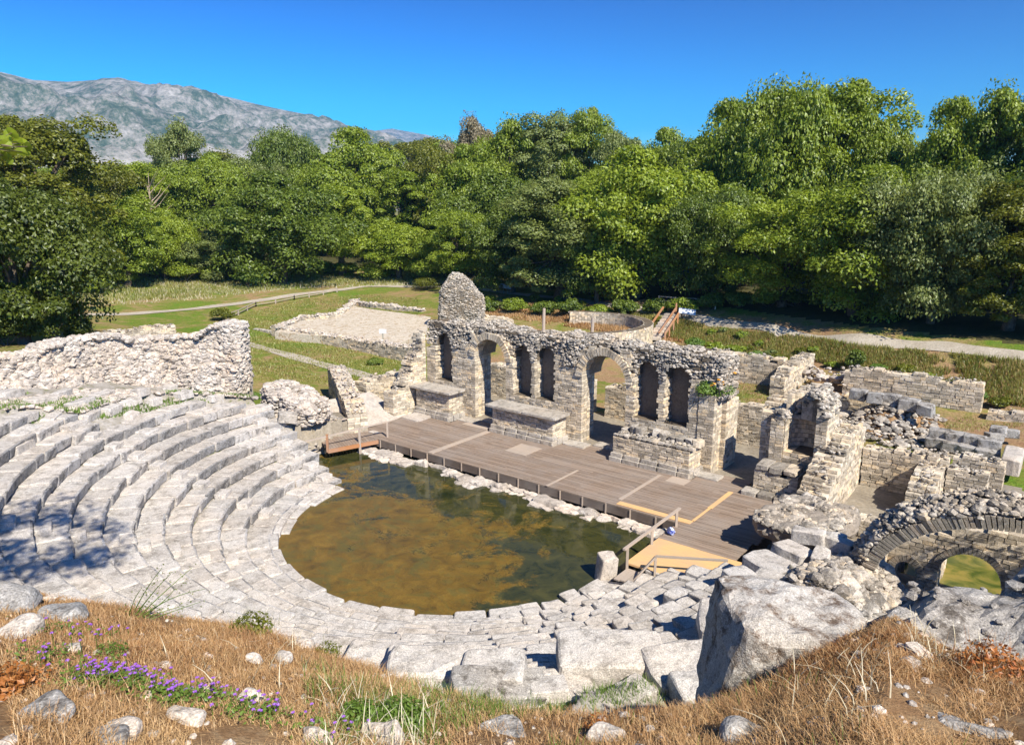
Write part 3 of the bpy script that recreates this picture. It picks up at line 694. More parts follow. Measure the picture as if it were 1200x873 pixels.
podium(3.15, 7.4, 4.68, 1.42, True)
podium(10.75, 14.95, 4.62, 1.3, False)
for a, b, v0 in ((.3, 1.5, 5.2), (7.5, 8.9, 5.3), (14.9, 16.1, 5.1), (1.5, 3.1, 5.9), (8.9, 10.7, 6.0)): mb = MB(); block(mb, a, b, v0, v0 + .8, -.05, .07, f=uvf, amp=.02, p=8); mb.build('threshold', [M['slab']], SW)
# niche block to the right of the third passage
NB = thing('niche_block', uv1(18.8, 6.8, -.2), 'tall masonry block with one dark half-round niche right of the deck', 'ruined building')
apse = arch_hole(19.17, .6, 1.7, 4.3)
mb = MB(); masonry(mb, 17.4, 17.92, 6.35, 7.4, -.2, 3.25); masonry(mb, 17.92, 18.5, 6.05, 7.4, -.2, 3.2)
masonry(mb, 18.5, 20.25, 6.1, 7.9, -.2, rag(top_interp([18.5, 18.8, 19.3, 19.7, 20.25], [3.3, 3.5, 4.2, 4.4, 3.2]), .04), [apse])
for i, th in enumerate(np.linspace(0, math.pi, 14)):       # curved back of the niche
    for z in np.arange(1.7, 4.0, .2):
        c_, s_ = math.cos(th), math.sin(th)
        P = np.array([[x, y, zz] for zz in (z + .01, z + .19) for x, y in ((-.075, 0), (.075, 0), (.085, .2), (-.085, .2))])
        Q = np.c_[19.17 + (P[:, 1] + .62) * c_ - P[:, 0] * s_, 6.75 + (P[:, 1] + .62) * s_ + P[:, 0] * c_, P[:, 2]]; mb.add(uvf(Q), CF, 0)
mb.build('niche_wall', MW, NB)
mb = MB(); n = 1500; u = rng.uniform(18.0, 20.2, n); v = rng.uniform(6.15, 7.9, n)
zt = np.interp(u, [18, 18.5, 18.9, 19.3, 19.7, 20.2], [3.25, 3.35, 3.7, 4.25, 4.45, 3.7])
ok = ~((np.abs(u - 19.17) < .6) & (v < 6.9) & (zt < 4.2)); rubble(mb, uvf(np.c_[u, v, zt + rng.uniform(-.25, .1, n)][ok]), rng.uniform(.07, .17, ok.sum()), 0)
boxes(mb, [18.2, 18.9, 19.4], [18.9, 19.4, 20.1], 6.9, 7.8, 3., [3.2, 3.9, 4.1], f=uvf, jit=.05, m=0)
mb.build('rubble_crown', [M['rubble']], NB)
mb = MB(); masonry(mb, 17.75, 19.6, 4.9, 6.04, -.2, 1.05, L=.34)
for x in np.arange(17.75, 19.5, .6): block(mb, x, x + .6, 4.8, 6.0, 1.06, 1.28, f=uvf, amp=.04, p=6, m=2)
for x in np.arange(17.4, 19.4, .7): block(mb, x, x + .69, 4.35, 5.0, -.1, .2, f=uvf, amp=.02, p=8, m=2)
mb.build('podium', MW, NB)
# sloping wing wall with its sunlit right face
t6 = top_interp([3.6, 4.2, 4.6, 5.4, 6.2, 7.2, 8.0, 9.0], [.95, 1.2, 1.55, 1.85, 2.3, 2.75, 2.85, 2.65])
simple_wall('sloping wall beside the niche block, its big right face sunlit', 19.95, 21.1, 3.6, 9.1, -.3, t6, 'v', 260, L=.42)
simple_wall('shaded low wall across the back of the sunken square room', 21.15, 24.0, 8.75, 9.5, -.3, rag(lambda u: 1.75 + 0 * u, .06), 'u', 60)
simple_wall('low front wall of the sunken square room, behind the rubble lump', 21.2, 24.1, 3.1, 3.9, -.4, rag(lambda u: .55 + 0 * u, .05), 'u', 110)
simple_wall('thick stub wall with pale right face right of the sunken room', 23.35, 24.35, 6.3, 10.2, -.3, top_interp([6.3, 7, 8.5, 10.2], [.95, 1.3, 1.5, 1.75]), 'v', 150)
simple_wall('short stub wall with narrow sunlit end, nearest the vault arch', 24.4, 25.85, 8.6, 9.2, -.3, 1.55, 'u', 40)
simple_wall('short recessed wall between the stub walls and the ashlar row', 24.4, 26.3, 9.9, 10.6, -.3, 1.75, 'u', 50)
simple_wall('brick-coursed wall seen through the third passage', 13.4, 16.3, 11.0, 11.8, -.2, rag(lambda u: 2.05 + 0 * u, .05), 'u', 60)
simple_wall('low back wall visible through the small arch', -2.5, 5.6, 11.0, 11.9, -.2, rag(lambda u: 1.9 + 0 * u, .12), 'u', 200)
simple_wall('low back wall visible through the central arch', 6.6, 12.4, 11.1, 12.0, -.2, rag(lambda u: 1.9 + 0 * u, .12), 'u', 160)
simple_wall('pale rubble-topped wall running back from the niche block', 15.6, 16.7, 12.0, 20.5, -.2, rag(top_interp([12, 14, 20.5], [2.4, 2.0, 1.6]), .1), 'v', 380)
simple_wall('far coursed wall under the bank, left of the rubble gap', 6.6, 12.6, 24.1, 24.9, -.1, rag(lambda u: 2.05 + 0 * u, .08), 'u', 160, L=.4, ch=.17)
simple_wall('far wall stub with bright toothed end near the bank', 12.65, 13.6, 21.5, 27.6, -.1, rag(top_interp([21.5, 24, 27.6], [1.4, 1.9, 2.1]), .08), 'v', 130)
simple_wall('long straight coursed wall below the bank at the far right', 16.4, 24.0, 24.2, 25.0, 0, rag(lambda u: 2.05 + 0 * u, .05), 'u', 160, L=.4, ch=.17)
simple_wall('low shaded wall face under the fallen blocks', 15.9, 19.4, 19.2, 20.0, -.1, rag(lambda u: 1.3 + 0 * u, .06), 'u', 60, L=.4)
simple_wall('low rubble footing at the far right, below the bank', 24.4, 27.6, 23.2, 24.1, .2, rag(lambda u: .75 + 0 * u, .08), 'u', 90)
# rubble lump overhanging the deck end
mb = MB()
RL = thing('overhanging_rubble_mass', uv1(21.1, .6, -.4), 'lump of concrete-like rubble overhanging the right end of the deck', 'ruin')
P, F_ = cube_surf((14, 14, 5)); q = P / (np.abs(P) ** 5).sum(1)[:, None] ** .2
q = q * np.array([1.35, 1.75, .42]); q += np.stack([sn(q, 1.6, 2), sn(q, 1.6, 7), sn(q, 2.2, 11)], 1) * .16 + np.stack([sn(q, 5, 2), sn(q, 5, 7), sn(q, 5, 11)], 1) * .06; q[:, 0] += q[:, 1] * .15
mb.add(uvf(q + np.array([21.15, .75, 1.0])), F_, 0)
mb.build('overhang', [M['plaster']], RL, smooth=False)
mb = MB(); n = 2600; a = rng.uniform(-1, 1, (n, 2)); ok = (np.abs(a) ** 5).sum(1) < 1; a = a[ok]; q = np.c_[a[:, 0] * 1.3 + a[:, 1] * 1.7 * .15 + 21.15, a[:, 1] * 1.7 + .75, 1.40 - .12 * (np.abs(a) ** 4).sum(1)]
q[:, 2] += .10 * np.sin(q[:, 0] * 4) * np.sin(q[:, 1] * 3.1); rubble(mb, uvf(q), .03 + .17 * rng.random(len(q)) ** 2.5, 0); mb.build('rubble_crown', [M['rubble']], RL)
mb = MB(); masonry(mb, 20.35, 22.3, -.3, 2.2, -.6, .7); mb.build('support_wall', MW, RL)
# fallen large blocks
def put_block(label, c, size, rz=0, tilt=(0, 0), m='dark_rock', name='stone_block', group=None, amp=.04, p=7, n=(5, 4, 3), fr=2.2, skew=.12, cat='stone block'):
    mb = MB(); wblock(mb, (0, 0, 0), size, rz, tilt, amp=amp, p=p, n=n, fr=fr, skew=skew)
    o = mb.build(name, [M[m]]); o.location = tuple(float(x) for x in c); return tag(o, label, cat, group)
urot = math.atan2(U[1], U[0])
ORD = ['leftmost', 'second', 'third', 'fourth', 'fifth', 'sixth', 'seventh', 'eighth', 'ninth', 'tenth', 'eleventh', 'twelfth', 'thirteenth', 'fourteenth', 'fifteenth', 'sixteenth', 'seventeenth', 'eighteenth', 'nineteenth', 'twentieth']
def nth(i): return 'leftmost' if i == 0 else ORD[i] + ' from the left'
for i, (px, py, s_) in enumerate([(1006, 462, 1.), (1026, 466, .9), (1046, 468, 1.), (1066, 474, 1.05), (1085, 480, .8)]):
    c = at(px, py, 1.75); put_block(f'{nth(i)} big weathered block on the fallen rubble below the long wall', c, (1.0 * s_, .8, .62), urot + rng.uniform(-.2, .2), m='dark_rock', group='big blocks on the fallen rubble')
for i, (px, py) in enumerate([(1102, 508), (1122, 512), (1142, 516), (1160, 520)]):
    put_block(f'{nth(i)} squared block in the upper course of the block row', at(px, py, 1.15), (1.0, .7, .5), urot, m='dark_rock', group='squared blocks in a row', skew=.04)
for i, (px, py) in enumerate([(1098, 518), (1118, 523), (1138, 527), (1158, 532)]):
    put_block(f'{nth(i)} squared block in the lower course of the block row', at(px, py, .75) + np.array([0, 0, 0]), (1.05, .8, .5), urot, m='dark_rock', group='squared blocks in a row', skew=.04)
for i, (px, py, z) in enumerate([(1170, 505, .9), (1184, 508, .8), (1165, 512, .7)]):
    put_block(f'{nth(i)} small grey block behind the end of the block row', at(px, py, z), (.8, .6, .45), urot + i * .3, m='dark_rock')
put_block('long pale upright block closing the right end of the block row', at(1186, 540, .9), (.8, 2.6, .8), urot, m='pale', skew=.03)
simple_wall('low masonry base carrying the row of squared blocks', 22.3, 25.6, 14.2, 15.0, -.2, .45, 'u', 20)
n = 900; mb = MB(); uu = rng.uniform(17.5, 22.6, n); vv = rng.uniform(14.2, 21.5, n); zz = .35 + 1.2 * np.exp(-((uu - 20.5) / 1.7) ** 2 - ((vv - 18.6) / 2.6) ** 2)
rubble(mb, uvf(np.c_[uu, vv, zz + rng.uniform(-.15, .1, n)]), rng.uniform(.08, .3, n) * rng.uniform(.6, 1.1, n), 0)
gx = np.linspace(17.2, 22.9, 24); gy = np.linspace(13.8, 22, 24); GX, GY = np.meshgrid(gx, gy, indexing='ij'); GZ = -.1 + 1.55 * np.exp(-((GX - 20.5) / 1.8) ** 2 - ((GY - 18.6) / 2.8) ** 2)
fi = [[i * 24 + j, (i + 1) * 24 + j, (i + 1) * 24 + j + 1, i * 24 + j + 1] for i in range(23) for j in range(23)]
mb.add(uvf(np.c_[GX.ravel(), GY.ravel(), GZ.ravel()]), fi, 1)
tag(mb.build('rubble_heap', [M['rubble'], M['soil']]), 'spread heap of tumbled rubble below the long straight wall', 'rubble heap')
n = 60; mb = MB(); c0 = at(968, 438, 1.1); rubble(mb, c0 + rng.normal(0, 1, (n, 3)) * np.array([1.1, 1.1, .15]), rng.uniform(.12, .35, n))
tag(mb.build('rubble_heap', [M['pale']]), 'small spill of pale broken slabs in the gap under the bank', 'rubble heap')

# ------------------------------------------------------------------ seating
CV = thing('stone_seating', CC + np.array([0, 0, -.6]), 'curved tiers of pale weathered stone seats round the flooded orchestra', 'theatre seating')
AISLES = [146.3, 177.5, 211.0, 245.0, 279.3]
AW = .34
for k in range(0, 14):
    mb = MB(); r0 = R0 + k * DR; zt = Z0 + k * DZ
    a = A_L + rng.uniform(0, .6) - (1.0 if k > 1 else 0)
    while a < A_R:
        L = (rng.uniform(.75, 1.25) if a < 281 else rng.uniform(.5, .9)) / r0; a2 = a + math.degrees(L); am = (a + a2) / 2
        if a2 > A_R: a2 = A_R
        if k < float(kmax(am)):
            right = am > 282; mid = 240 < am < 282
            gp = .006 / r0 if not right else rng.uniform(.01, .05) / r0
            dz_ = rng.normal(0, .02) if not right else rng.normal(0, .03)
            dr_ = rng.normal(0, .04) if not right else rng.normal(0, .05)
            if right and rng.random() < .03: a = a2; continue
            back = .12 if not right else rng.uniform(-.14, .1)
            tl = rng.normal(0, .006) if not right else rng.normal(0, .025)
            P, F_ = cube_surf((4, 4, 3)); pw = 12 if not right else 9
            q = P / (np.abs(P) ** pw).sum(1)[:, None] ** (1 / pw)
            hh = DZ + .02
            rc0, rc1 = r0 + dr_, r0 + DR + back
            Q = np.c_[(R(a) + gp) + (q[:, 0] * .5 + .5) * (R(a2) - R(a) - 2 * gp), rc0 + (q[:, 1] * .5 + .5) * (rc1 - rc0), zt + dz_ - hh + (q[:, 2] * .5 + .5) * hh]
            # carved seat front: the face below the lip is cut back
            lip = (P[:, 1] < -.5) & (P[:, 2] < .6); Q[lip, 1] += .045 + .03 * (1 - np.abs(P[lip, 0])) * (1 if not right else .2)
            top_ = P[:, 2] > .8
            W_ = polf(Q); sd = rng.uniform(0, 40)
            am_ = .03 if not right else .045
            W_[:, 2] += sn(W_, 2.2, sd) * am_ + top_ * P[:, 0] * tl + top_ * sn(W_, 7, sd) * am_ * .5
            W_[:, :2] += np.stack([sn(W_, 3, sd + 3), sn(W_, 3, sd + 5)], 1) * am_ * 1.3
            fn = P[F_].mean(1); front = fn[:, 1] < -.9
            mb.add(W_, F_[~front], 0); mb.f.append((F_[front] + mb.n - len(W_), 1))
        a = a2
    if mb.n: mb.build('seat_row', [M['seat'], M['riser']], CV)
mb = MB()
for aa, sg in ((A_L, 1), (A_R, -1)):
    for k in range(0, 6):
        r0 = R0 + k * DR; z = -1.4; top_z = Z0 + k * DZ - .43; q0, q1 = sorted((R(aa + sg * .3), R(aa + sg * .3) + sg * .35 / r0))
        while z < top_z - .05:
            z2 = min(top_z, z + .4); block(mb, q0, q1, r0 + .06, r0 + DR + .04, z, z2 - .005, f=polf, n=(2, 3, 2), amp=.012, p=12); z = z2
mb.build('end_masonry', [M['seat']], CV)
for aa in AISLES:
    for k in range(1, 13):
        if k >= float(kmax(aa)) + .2: break
        r0 = R0 + k * DR; zt = Z0 + k * DZ; ha = AW / r0
        mb = MB(); block(mb, R(aa) - ha, R(aa) + ha, r0 - .42, r0 + .05, zt - .45, zt - .2, f=lambda P: polf(P), n=(3, 3, 2), amp=.004, p=14); mb.build('aisle_step', [M['seat']], CV)
# orchestra kerb: big uneven slabs at the waterline
mb = MB(); a = 148.
while a < 282:
    a2 = a + rng.uniform(7, 13); r_in = 7.12 + rng.uniform(-.14, .12)
    block(mb, R(a) + .002, R(a2) - .002, r_in, 7.75, -.95, -.42 + rng.uniform(-.03, .03), f=polf, n=(6, 3, 3), amp=.01, p=12)
    if a < 182: block(mb, R(a) - .03, R(a2) - .04, r_in - .32, 7.3, -1.0, -.55 + rng.uniform(-.02, .02), f=polf, n=(6, 3, 3), amp=.01, p=12)
    a = a2
while a < 318:
    a2 = a + rng.uniform(5, 8); block(mb, R(a) + .004, R(a2) - .004, 6.95 + rng.uniform(-.15, .15), 7.8, -.95, -.44 + rng.uniform(-.05, .05), f=polf, n=(5, 3, 3), amp=.03, p=7); a = a2
mb.build('orchestra_kerb', [M['seat']], CV)
# loose blocks on the terrace above the left rows
UB = [(30, 508, 3.9, 1.9, .8), (48, 470, 4.3, 1.6, .9), (22, 525, 3.7, 1.7, .8), (95, 473, 4.0, 1.7, .8), (130, 480, 3.6, 1.2, .7), (150, 471, 3.7, 1.5, .8), (72, 462, 4.4, 1.3, .7),
      (25, 490, 4.2, 1.6, 1.0), (105, 488, 3.6, 1.3, .6), (165, 459, 3.7, 1.1, .7), (196, 455, 3.5, 1.3, .8), (215, 462, 3.2, 1.0, .7), (120, 463, 4.0, 1.4, .7), (180, 470, 3.3, .9, .6), (60, 492, 3.9, 1.2, .7),
      (235, 455, 3.1, 1.2, .7), (155, 488, 3.3, .8, .6), (252, 466, 2.8, 1.0, .6), (10, 462, 4.6, 1.7, .9), (88, 500, 3.5, 1.1, .7)]
UB.sort()
for i, (px, py, z, L, d) in enumerate(UB):
    c = hit(px, py + 3); c[2] += .10; put_block(f'{nth(i)} pale loose block on the grassy ledge above the seats', c, (L * .75, d * .8, .38), math.atan2(c[1] - CC[1], c[0] - CC[0]) + math.pi / 2 + rng.uniform(-.25, .25), (rng.uniform(-.08, .08), rng.uniform(-.08, .08)), 'seat', group='loose blocks on the ledge above the seats', amp=.025, skew=.15, p=12)
TB = [(235, 484, 3.2, 2.0), (205, 497, 3.05, 1.8), (173, 508, 2.9, 1.3), (263, 478, 3.0, 1.6), (305, 479, 2.6, 1.7), (345, 482, 2.2, 1.2)]
TB.sort()
for i, (px, py, z, L) in enumerate(TB):
    c = hit(px, py + 4); c[2] += .12; put_block(f'{nth(i)} long pale block capping the top row beside the rubble ledge', c, (L * .6, .75, .42), math.atan2(c[1] - CC[1], c[0] - CC[0]) + math.pi / 2, (0, 0), 'seat', group='blocks capping the top seat row', amp=.02, skew=.06, p=10)
# scattered rubble of the ledge
mb = MB(); n = 5200; a = np.radians(rng.uniform(140, 196, n)); k_ = kmax(np.degrees(a)) + 1.0 + rng.uniform(0, 1, n) ** .8 * 5.2
P = polf(np.c_[a, R0 + k_ * DR, np.zeros(n)]); P[:, 2] = ground_h(P[:, 0], P[:, 1]) + .02
rubble(mb, P, rng.uniform(.05, .22, n) * rng.uniform(.5, 1.2, n), 0)
tag(mb.build('scattered_rubble', [M['pale']]), 'scatter of pale rubble between the seats and the big back wall', 'rubble', kind='stuff')
# rubble knoll at the seat end above the footbridge
KN = thing('rubble_outcrop', at(335, 478, 1.8), 'knobbly pale rubble outcrop at the seat end above the footbridge', 'ruin')
mb = MB(); c = at(345, 472, 1.9); P, F_ = cube_surf((10, 8, 6)); q = P / (np.abs(P) ** 3).sum(1)[:, None] ** (1 / 3)
q = q * np.array([2.0, 1.1, .75]); q += np.stack([sn(q, 2, 1), sn(q, 2, 5), sn(q, 2.5, 9)], 1) * .2; q = q @ rotm(0, .18, urot).T
mb.add(c + q, F_, 1); fi_ = F_[rng.integers(0, len(F_), 3800)]; w1 = rng.random((3800, 1)); w2 = rng.random((3800, 1)); qq = (q[fi_[:, 0]] * (1 - w1) + q[fi_[:, 1]] * w1) * (1 - w2) + (q[fi_[:, 3]] * (1 - w1) + q[fi_[:, 2]] * w1) * w2; rubble(mb, c + qq, rng.uniform(.07, .2, 3800), 0)
mb.build('rubble_core', [M['pale'], M['mortar']], KN)
put_block('single squared grey block resting below the knobbly outcrop', at(337, 489, 1.75), (.95, .7, .5), .3, (.1, .15), 'rubble', amp=.04)
# big back wall on the left
def batter_wall(label, pts, zb, zt, thick, name='ruined_wall', nst=4200, ledge=True):
    pts = [np.asarray(p, float)[:2] for p in pts]; cum = [0]
    for a, b in zip(pts[:-1], pts[1:]): cum.append(cum[-1] + np.linalg.norm(b - a))
    L_ = cum[-1]; px_ = np.array(pts)
    def pos(s_, d, z):
        x = np.interp(s_, cum, px_[:, 0]); y = np.interp(s_, cum, px_[:, 1])
        x1 = np.interp(s_ + .3, cum, px_[:, 0]); y1 = np.interp(s_ + .3, cum, px_[:, 1]); x0 = np.interp(s_ - .3, cum, px_[:, 0]); y0 = np.interp(s_ - .3, cum, px_[:, 1])
        dx, dy = x1 - x0, y1 - y0; n_ = np.hypot(dx, dy); return np.stack([x - dy / n_ * d, y + dx / n_ * d, z], -1)
    zbf = lambda s_: np.interp(s_ / L_, zb[0], zb[1]); ztf = lambda s_: np.interp(s_ / L_, zt[0], zt[1])
    ns, nz = 70, 14; S, T = np.meshgrid(np.linspace(0, L_, ns), np.linspace(0, 1, nz), indexing='ij'); S = S.ravel(); T = T.ravel()
    def dep(s_, t): 
        d = 1.1 * t + (np.where(t > .45, .55, 0) if ledge else 0) + .18 * np.sin(s_ * 1.9 + t * 5) + .1 * np.sin(s_ * 4.7 - t * 9)
        return d
    fr_ = pos(S, dep(S, T), zbf(S) + (ztf(S) - zbf(S)) * T + .06 * np.sin(S * 3.3))
    bk = pos(S, thick + 1.7 + 0 * S, zbf(S) - .8 + (ztf(S) - zbf(S) + .8) * T)
    F_ = np.array([[i * nz + j, (i + 1) * nz + j, (i + 1) * nz + j + 1, i * nz + j + 1] for i in range(ns - 1) for j in range(nz - 1)])
    mb = MB(); nv = ns * nz
    mb.add(np.concatenate([fr_, bk]), F_, 1); mb.f.append((F_[:, ::-1] + mb.n - 2 * nv, 1))
    tp = np.array([[i * nz + nz - 1, (i + 1) * nz + nz - 1, (i + 1) * nz + nz - 1 + nv, i * nz + nz - 1 + nv] for i in range(ns - 1)]); mb.f.append((tp + mb.n - 2 * nv, 1))
    for e in (0, ns - 1): mb.f.append((np.array([[e * nz + j, e * nz + j + 1, e * nz + j + 1 + nv, e * nz + j + nv] for j in range(nz - 1)]) + mb.n - 2 * nv, 1))
    s_ = rng.uniform(0, L_, nst); t = rng.uniform(-.02, 1.02, nst)
    tq = t + rng.normal(0, .01, nst); P = pos(s_, dep(s_, tq) + rng.uniform(-.05, .05, nst), zbf(s_) + (ztf(s_) - zbf(s_)) * t)
    rubble(mb, P, rng.uniform(.07, .19, nst), 0, .5)
    n2 = nst // 3; s_ = rng.uniform(0, L_, n2); P = pos(s_, rng.uniform(1.3, thick + 1.6, n2), ztf(s_) + rng.uniform(-.08, .08, n2)); rubble(mb, P, rng.uniform(.07, .2, n2), 0, .5)
    for e in (0., L_):
        n3 = nst // 14; P = pos(np.full(n3, e) + rng.uniform(-.04, .04, n3), 0 * np.zeros(n3), 0 * np.zeros(n3)); t = rng.uniform(0, 1, n3); dd = rng.uniform(0, 1, n3)
        P = pos(np.full(n3, e) + rng.uniform(-.05, .05, n3), dep(np.full(n3, e), t) * (1 - dd) + (thick + 1.6) * dd, zbf(np.full(n3, e)) + (ztf(np.full(n3, e)) - zbf(np.full(n3, e))) * t); rubble(mb, P, rng.uniform(.08, .2, n3), 0, .5)
    o = mb.build(name, [M['pale'], M['slab']]); return tag(o, label, 'wall')
batter_wall('big ragged pale wall with ledges behind the upper left seats',
            [at(-60, 455, 4.0), at(0, 450, 4.0), at(60, 446, 3.8), at(120, 440, 3.4), at(200, 436, 3.1), at(272, 443, 2.8)],
            ([0, .4, .75, 1], [3.2, 2.8, 2.1, 1.6]), ([0, .17, .33, .38, .5, .60, .66, .76, .82, .88, .95, 1], [5.0, 4.9, 4.8, 5.1, 5.2, 5.1, 4.75, 4.75, 4.85, 5.35, 5.6, 5.4]), 1.0, nst=9000)
line_wall('thin weathered wall rising behind the left part of the ragged wall', at(122, 378, 4.4), at(205, 372, 4.2), .8, 2., rag(lambda u: 3.65 + 0 * u, .05), 200)
# passage walls left of the deck
def slope_wall():
    mb = MB(); f, L_ = line_frame(uv1(-2.6, -.35), uv1(-9.6, 3.9))
    tp = top_interp([0, .6, 1.5, 3.5, 6, L_], [1.0, 1.3, 1.55, 1.75, 2.0, 2.1])
    f2 = lambda P: f(np.c_[P[:, 0], -P[:, 1], P[:, 2]])
    masonry(mb, 0, L_, 0, 1.1, -.6, tp, f=f2, L=.34); top_rubble(mb, .1, L_ - .1, .05, 1.05, tp, 420, f=f2, m=3)
    o = mb.build('ruined_wall', MW); return tag(o, 'rough sloping passage wall with pale broad top beside the footbridge', 'wall')
slope_wall()
mb = MB(); n = 900; uu = rng.uniform(-5.6, -2.6, n); vv = rng.uniform(.2, 3.6, n); zz = np.clip(.95 - (uu + 5.6) * .28 + (vv - 2) * -.05, 0, 2)
gx = np.linspace(-5.9, -2.5, 14); gy = np.linspace(-.1, 4.2, 14); GX, GY = np.meshgrid(gx, gy, indexing='ij'); GZ = np.clip(.95 - (GX + 5.6) * .3 - (GY - 2) * .05, -.1, 2)
mb.add(uvf(np.c_[GX.ravel(), GY.ravel(), GZ.ravel()]), [[i * 14 + j, (i + 1) * 14 + j, (i + 1) * 14 + j + 1, i * 14 + j + 1] for i in range(13) for j in range(13)], 0)
mb.add(uvf(np.c_[[-5.9, -5.9, -2.5, -2.5], [-.1, -.1, -.1, -.1], [1.05, -.8, -.8, .0]]), [[0, 1, 2, 3]], 0)
tag(mb.build('stone_ramp', [M['pale']]), 'pale smooth stone ramp falling to the left end of the deck', 'ramp')
simple_wall('small freestanding wall pier with bright right side, left of the steps', -7.6, -6.5, 4.4, 8.6, -.2, rag(lambda u: 1.4 + 0 * u, .05), 'v', 120)
put_block('flat pale paving slab on the deck edge by the stepped wall', uv1(-1.9, 4.1, .03), (1.5, 1.3, .12), urot, m='pale', name='paving_slab', skew=.02, amp=.01, cat='paving slab')

n = 1500; uu = rng.uniform(-7.5, -2.5, n); vv = rng.uniform(-4.2, -.6, n); P = uvf(np.c_[uu, vv, 0 * uu]); P[:, 2] = np.where(uu > -2.75, rng.uniform(-.7, .1, n), ground_h(P[:, 0], P[:, 1]))
mb = MB(); rubble(mb, P, rng.uniform(.06, .22, n), 0); tag(mb.build('scattered_rubble', [M['rubble']]), 'loose rubble on the ground beside the footbridge', 'rubble', kind='stuff')
# tower stump
TW = thing('tower_stump', at(541, 384, .6), 'tall rounded rubble tower stump standing behind the stage building', 'ruined tower')
ct = at(541, 386, .6); wv = np.array([1., 0, 0])
mb = MB(); nz_, na_ = 26, 44
Z_, A_ = np.meshgrid(np.linspace(0, 1, nz_), np.arange(na_) * 2 * math.pi / na_, indexing='ij'); Z_ = Z_.ravel(); A_ = A_.ravel()
x0 = np.interp(Z_, [0, .2, .45, .7, .9, 1], [-2.35, -2.1, -2.05, -1.9, -1.25, -.75]); x1 = np.interp(Z_, [0, .1, .35, .62, .66, .85, .95, 1], [2.9, 2.2, 2.15, 2.0, 1.6, .9, .2, -.3])
rx = (x1 - x0) / 2; ry = 1.35 * np.interp(Z_, [0, .8, 1], [1, .75, .35]); cx_ = (x0 + x1) / 2
c_, s_ = np.cos(A_), np.sin(A_); sq = (np.abs(c_) ** 4 + np.abs(s_) ** 4) ** -.25
P = np.c_[cx_ + rx * c_ * sq, ry * s_ * sq, Z_ * 5.35]; P[:, :2] += np.stack([sn(P, 1.3, 4), sn(P, 1.3, 9)], 1) * .13; P[:, 2] += sn(P, 2, 3) * .08 * (Z_ > .05)
Fq = [[i * na_ + j, i * na_ + (j + 1) % na_, (i + 1) * na_ + (j + 1) % na_, (i + 1) * na_ + j] for i in range(nz_ - 1) for j in range(na_)]
mb.add(P + ct, Fq, 1); mb.add(P[-na_:] + ct, [list(range(na_))], 1)
k = rng.integers(0, len(P), 7000); f1 = rng.random((7000, 1)); k2 = np.clip(k + na_, 0, len(P) - 1); k3 = np.where((k + 1) % na_ == 0, k + 1 - na_, k + 1)
Q = P[k] + (P[k2] - P[k]) * f1 + (P[k3] - P[k]) * rng.random((7000, 1)); rubble(mb, Q + ct, rng.uniform(.06, .15, 7000), 0)
mb.build('rubble_shaft', [M['rubble'], M['mortar']], TW)
mb = MB(); masonry(mb, 0, 3.4, 0, 1.2, .3, lambda u: 1.9 - .12 * np.asarray(u), f=lambda P: P @ np.array([[1, .25, 0], [-.2, 1, 0], [0, 0, 1]]) + ct + np.array([1.6, -.2, -.6]))
mb.build('base_wall', MW, TW)
# round well-like building
RW = thing('round_ruin', at(690, 392, .8), 'round sunken ruin with a curved pale rim behind the stage building', 'ruined building')
cw = uv1(-7.6, 29.8); mb = MB()
def ringf(P): return np.c_[cw[0] + (P[:, 1]) * np.cos(P[:, 0]), cw[1] + P[:, 1] * np.sin(P[:, 0]), P[:, 2]]
for z in np.arange(.2, 1.95, .17):
    n = 72; a = np.linspace(-1.9, 1.6, n + 1) + rng.uniform(-.01, .01)
    boxes(mb, a[:-1] + .002, a[1:] - .002, 5.9, 6.25, z, z + .16, f=ringf, jit=.003); boxes(mb, a[:-1] + .002, a[1:] - .002, 6.35, 6.75, z, z + .16, f=ringf, jit=.003)
    boxes(mb, a[:-1], a[1:], 5.95, 6.7, z, z + .165, f=ringf, m=1)
n = 1400; a = rng.uniform(-1.9, 1.6, n); rubble(mb, ringf(np.c_[a, rng.uniform(5.95, 6.7, n), np.full(n, 1.98)]), rng.uniform(.06, .15, n), 3)
mb.build('rim_wall', MW, RW)
# low platform building on the lawn
FLP = [(322, 389), (352, 376), (395, 373), (414, 359), (440, 363), (505, 371), (500, 388), (470, 402)]
PB = thing('stone_platform', at(410, 390, .3), 'low rectangular foundation with pale gravel floor on the lawn', 'ruined foundation')
mb = MB(); prism(mb, [at(x, y, .75)[:2] for x, y in FLP], .0, .75); mb.build('gravel_floor', [M['gravel']], PB)
for (a, b, h0, h1, th) in (((318, 391), (400, 405), .85, .85, .9), ((400, 405), (487, 424), .85, 1.25, 1.0), ((352, 377), (318, 391), .8, .8, .8), ((395, 374), (352, 377), .85, .85, .7), ((414, 359), (394, 374), 1.0, .95, .8), ((440, 364), (414, 359), .95, .95, .7), ((500, 371), (440, 364), .95, 1.1, .8)):
    p, q = at(*a, .2), at(*b, .2); f, L_ = line_frame(p, q); mb = MB()
    tp = rag(top_interp([0, L_], [h0, h1]), .05, 1.5); masonry(mb, 0, L_, 0, th, -.2, tp, f=f, L=.45, ch=.18); top_rubble(mb, 0, L_, 0, th, tp, int(26 * L_), .08, .2, f=f, m=3)
    mb.build('foundation_wall', MW, PB)
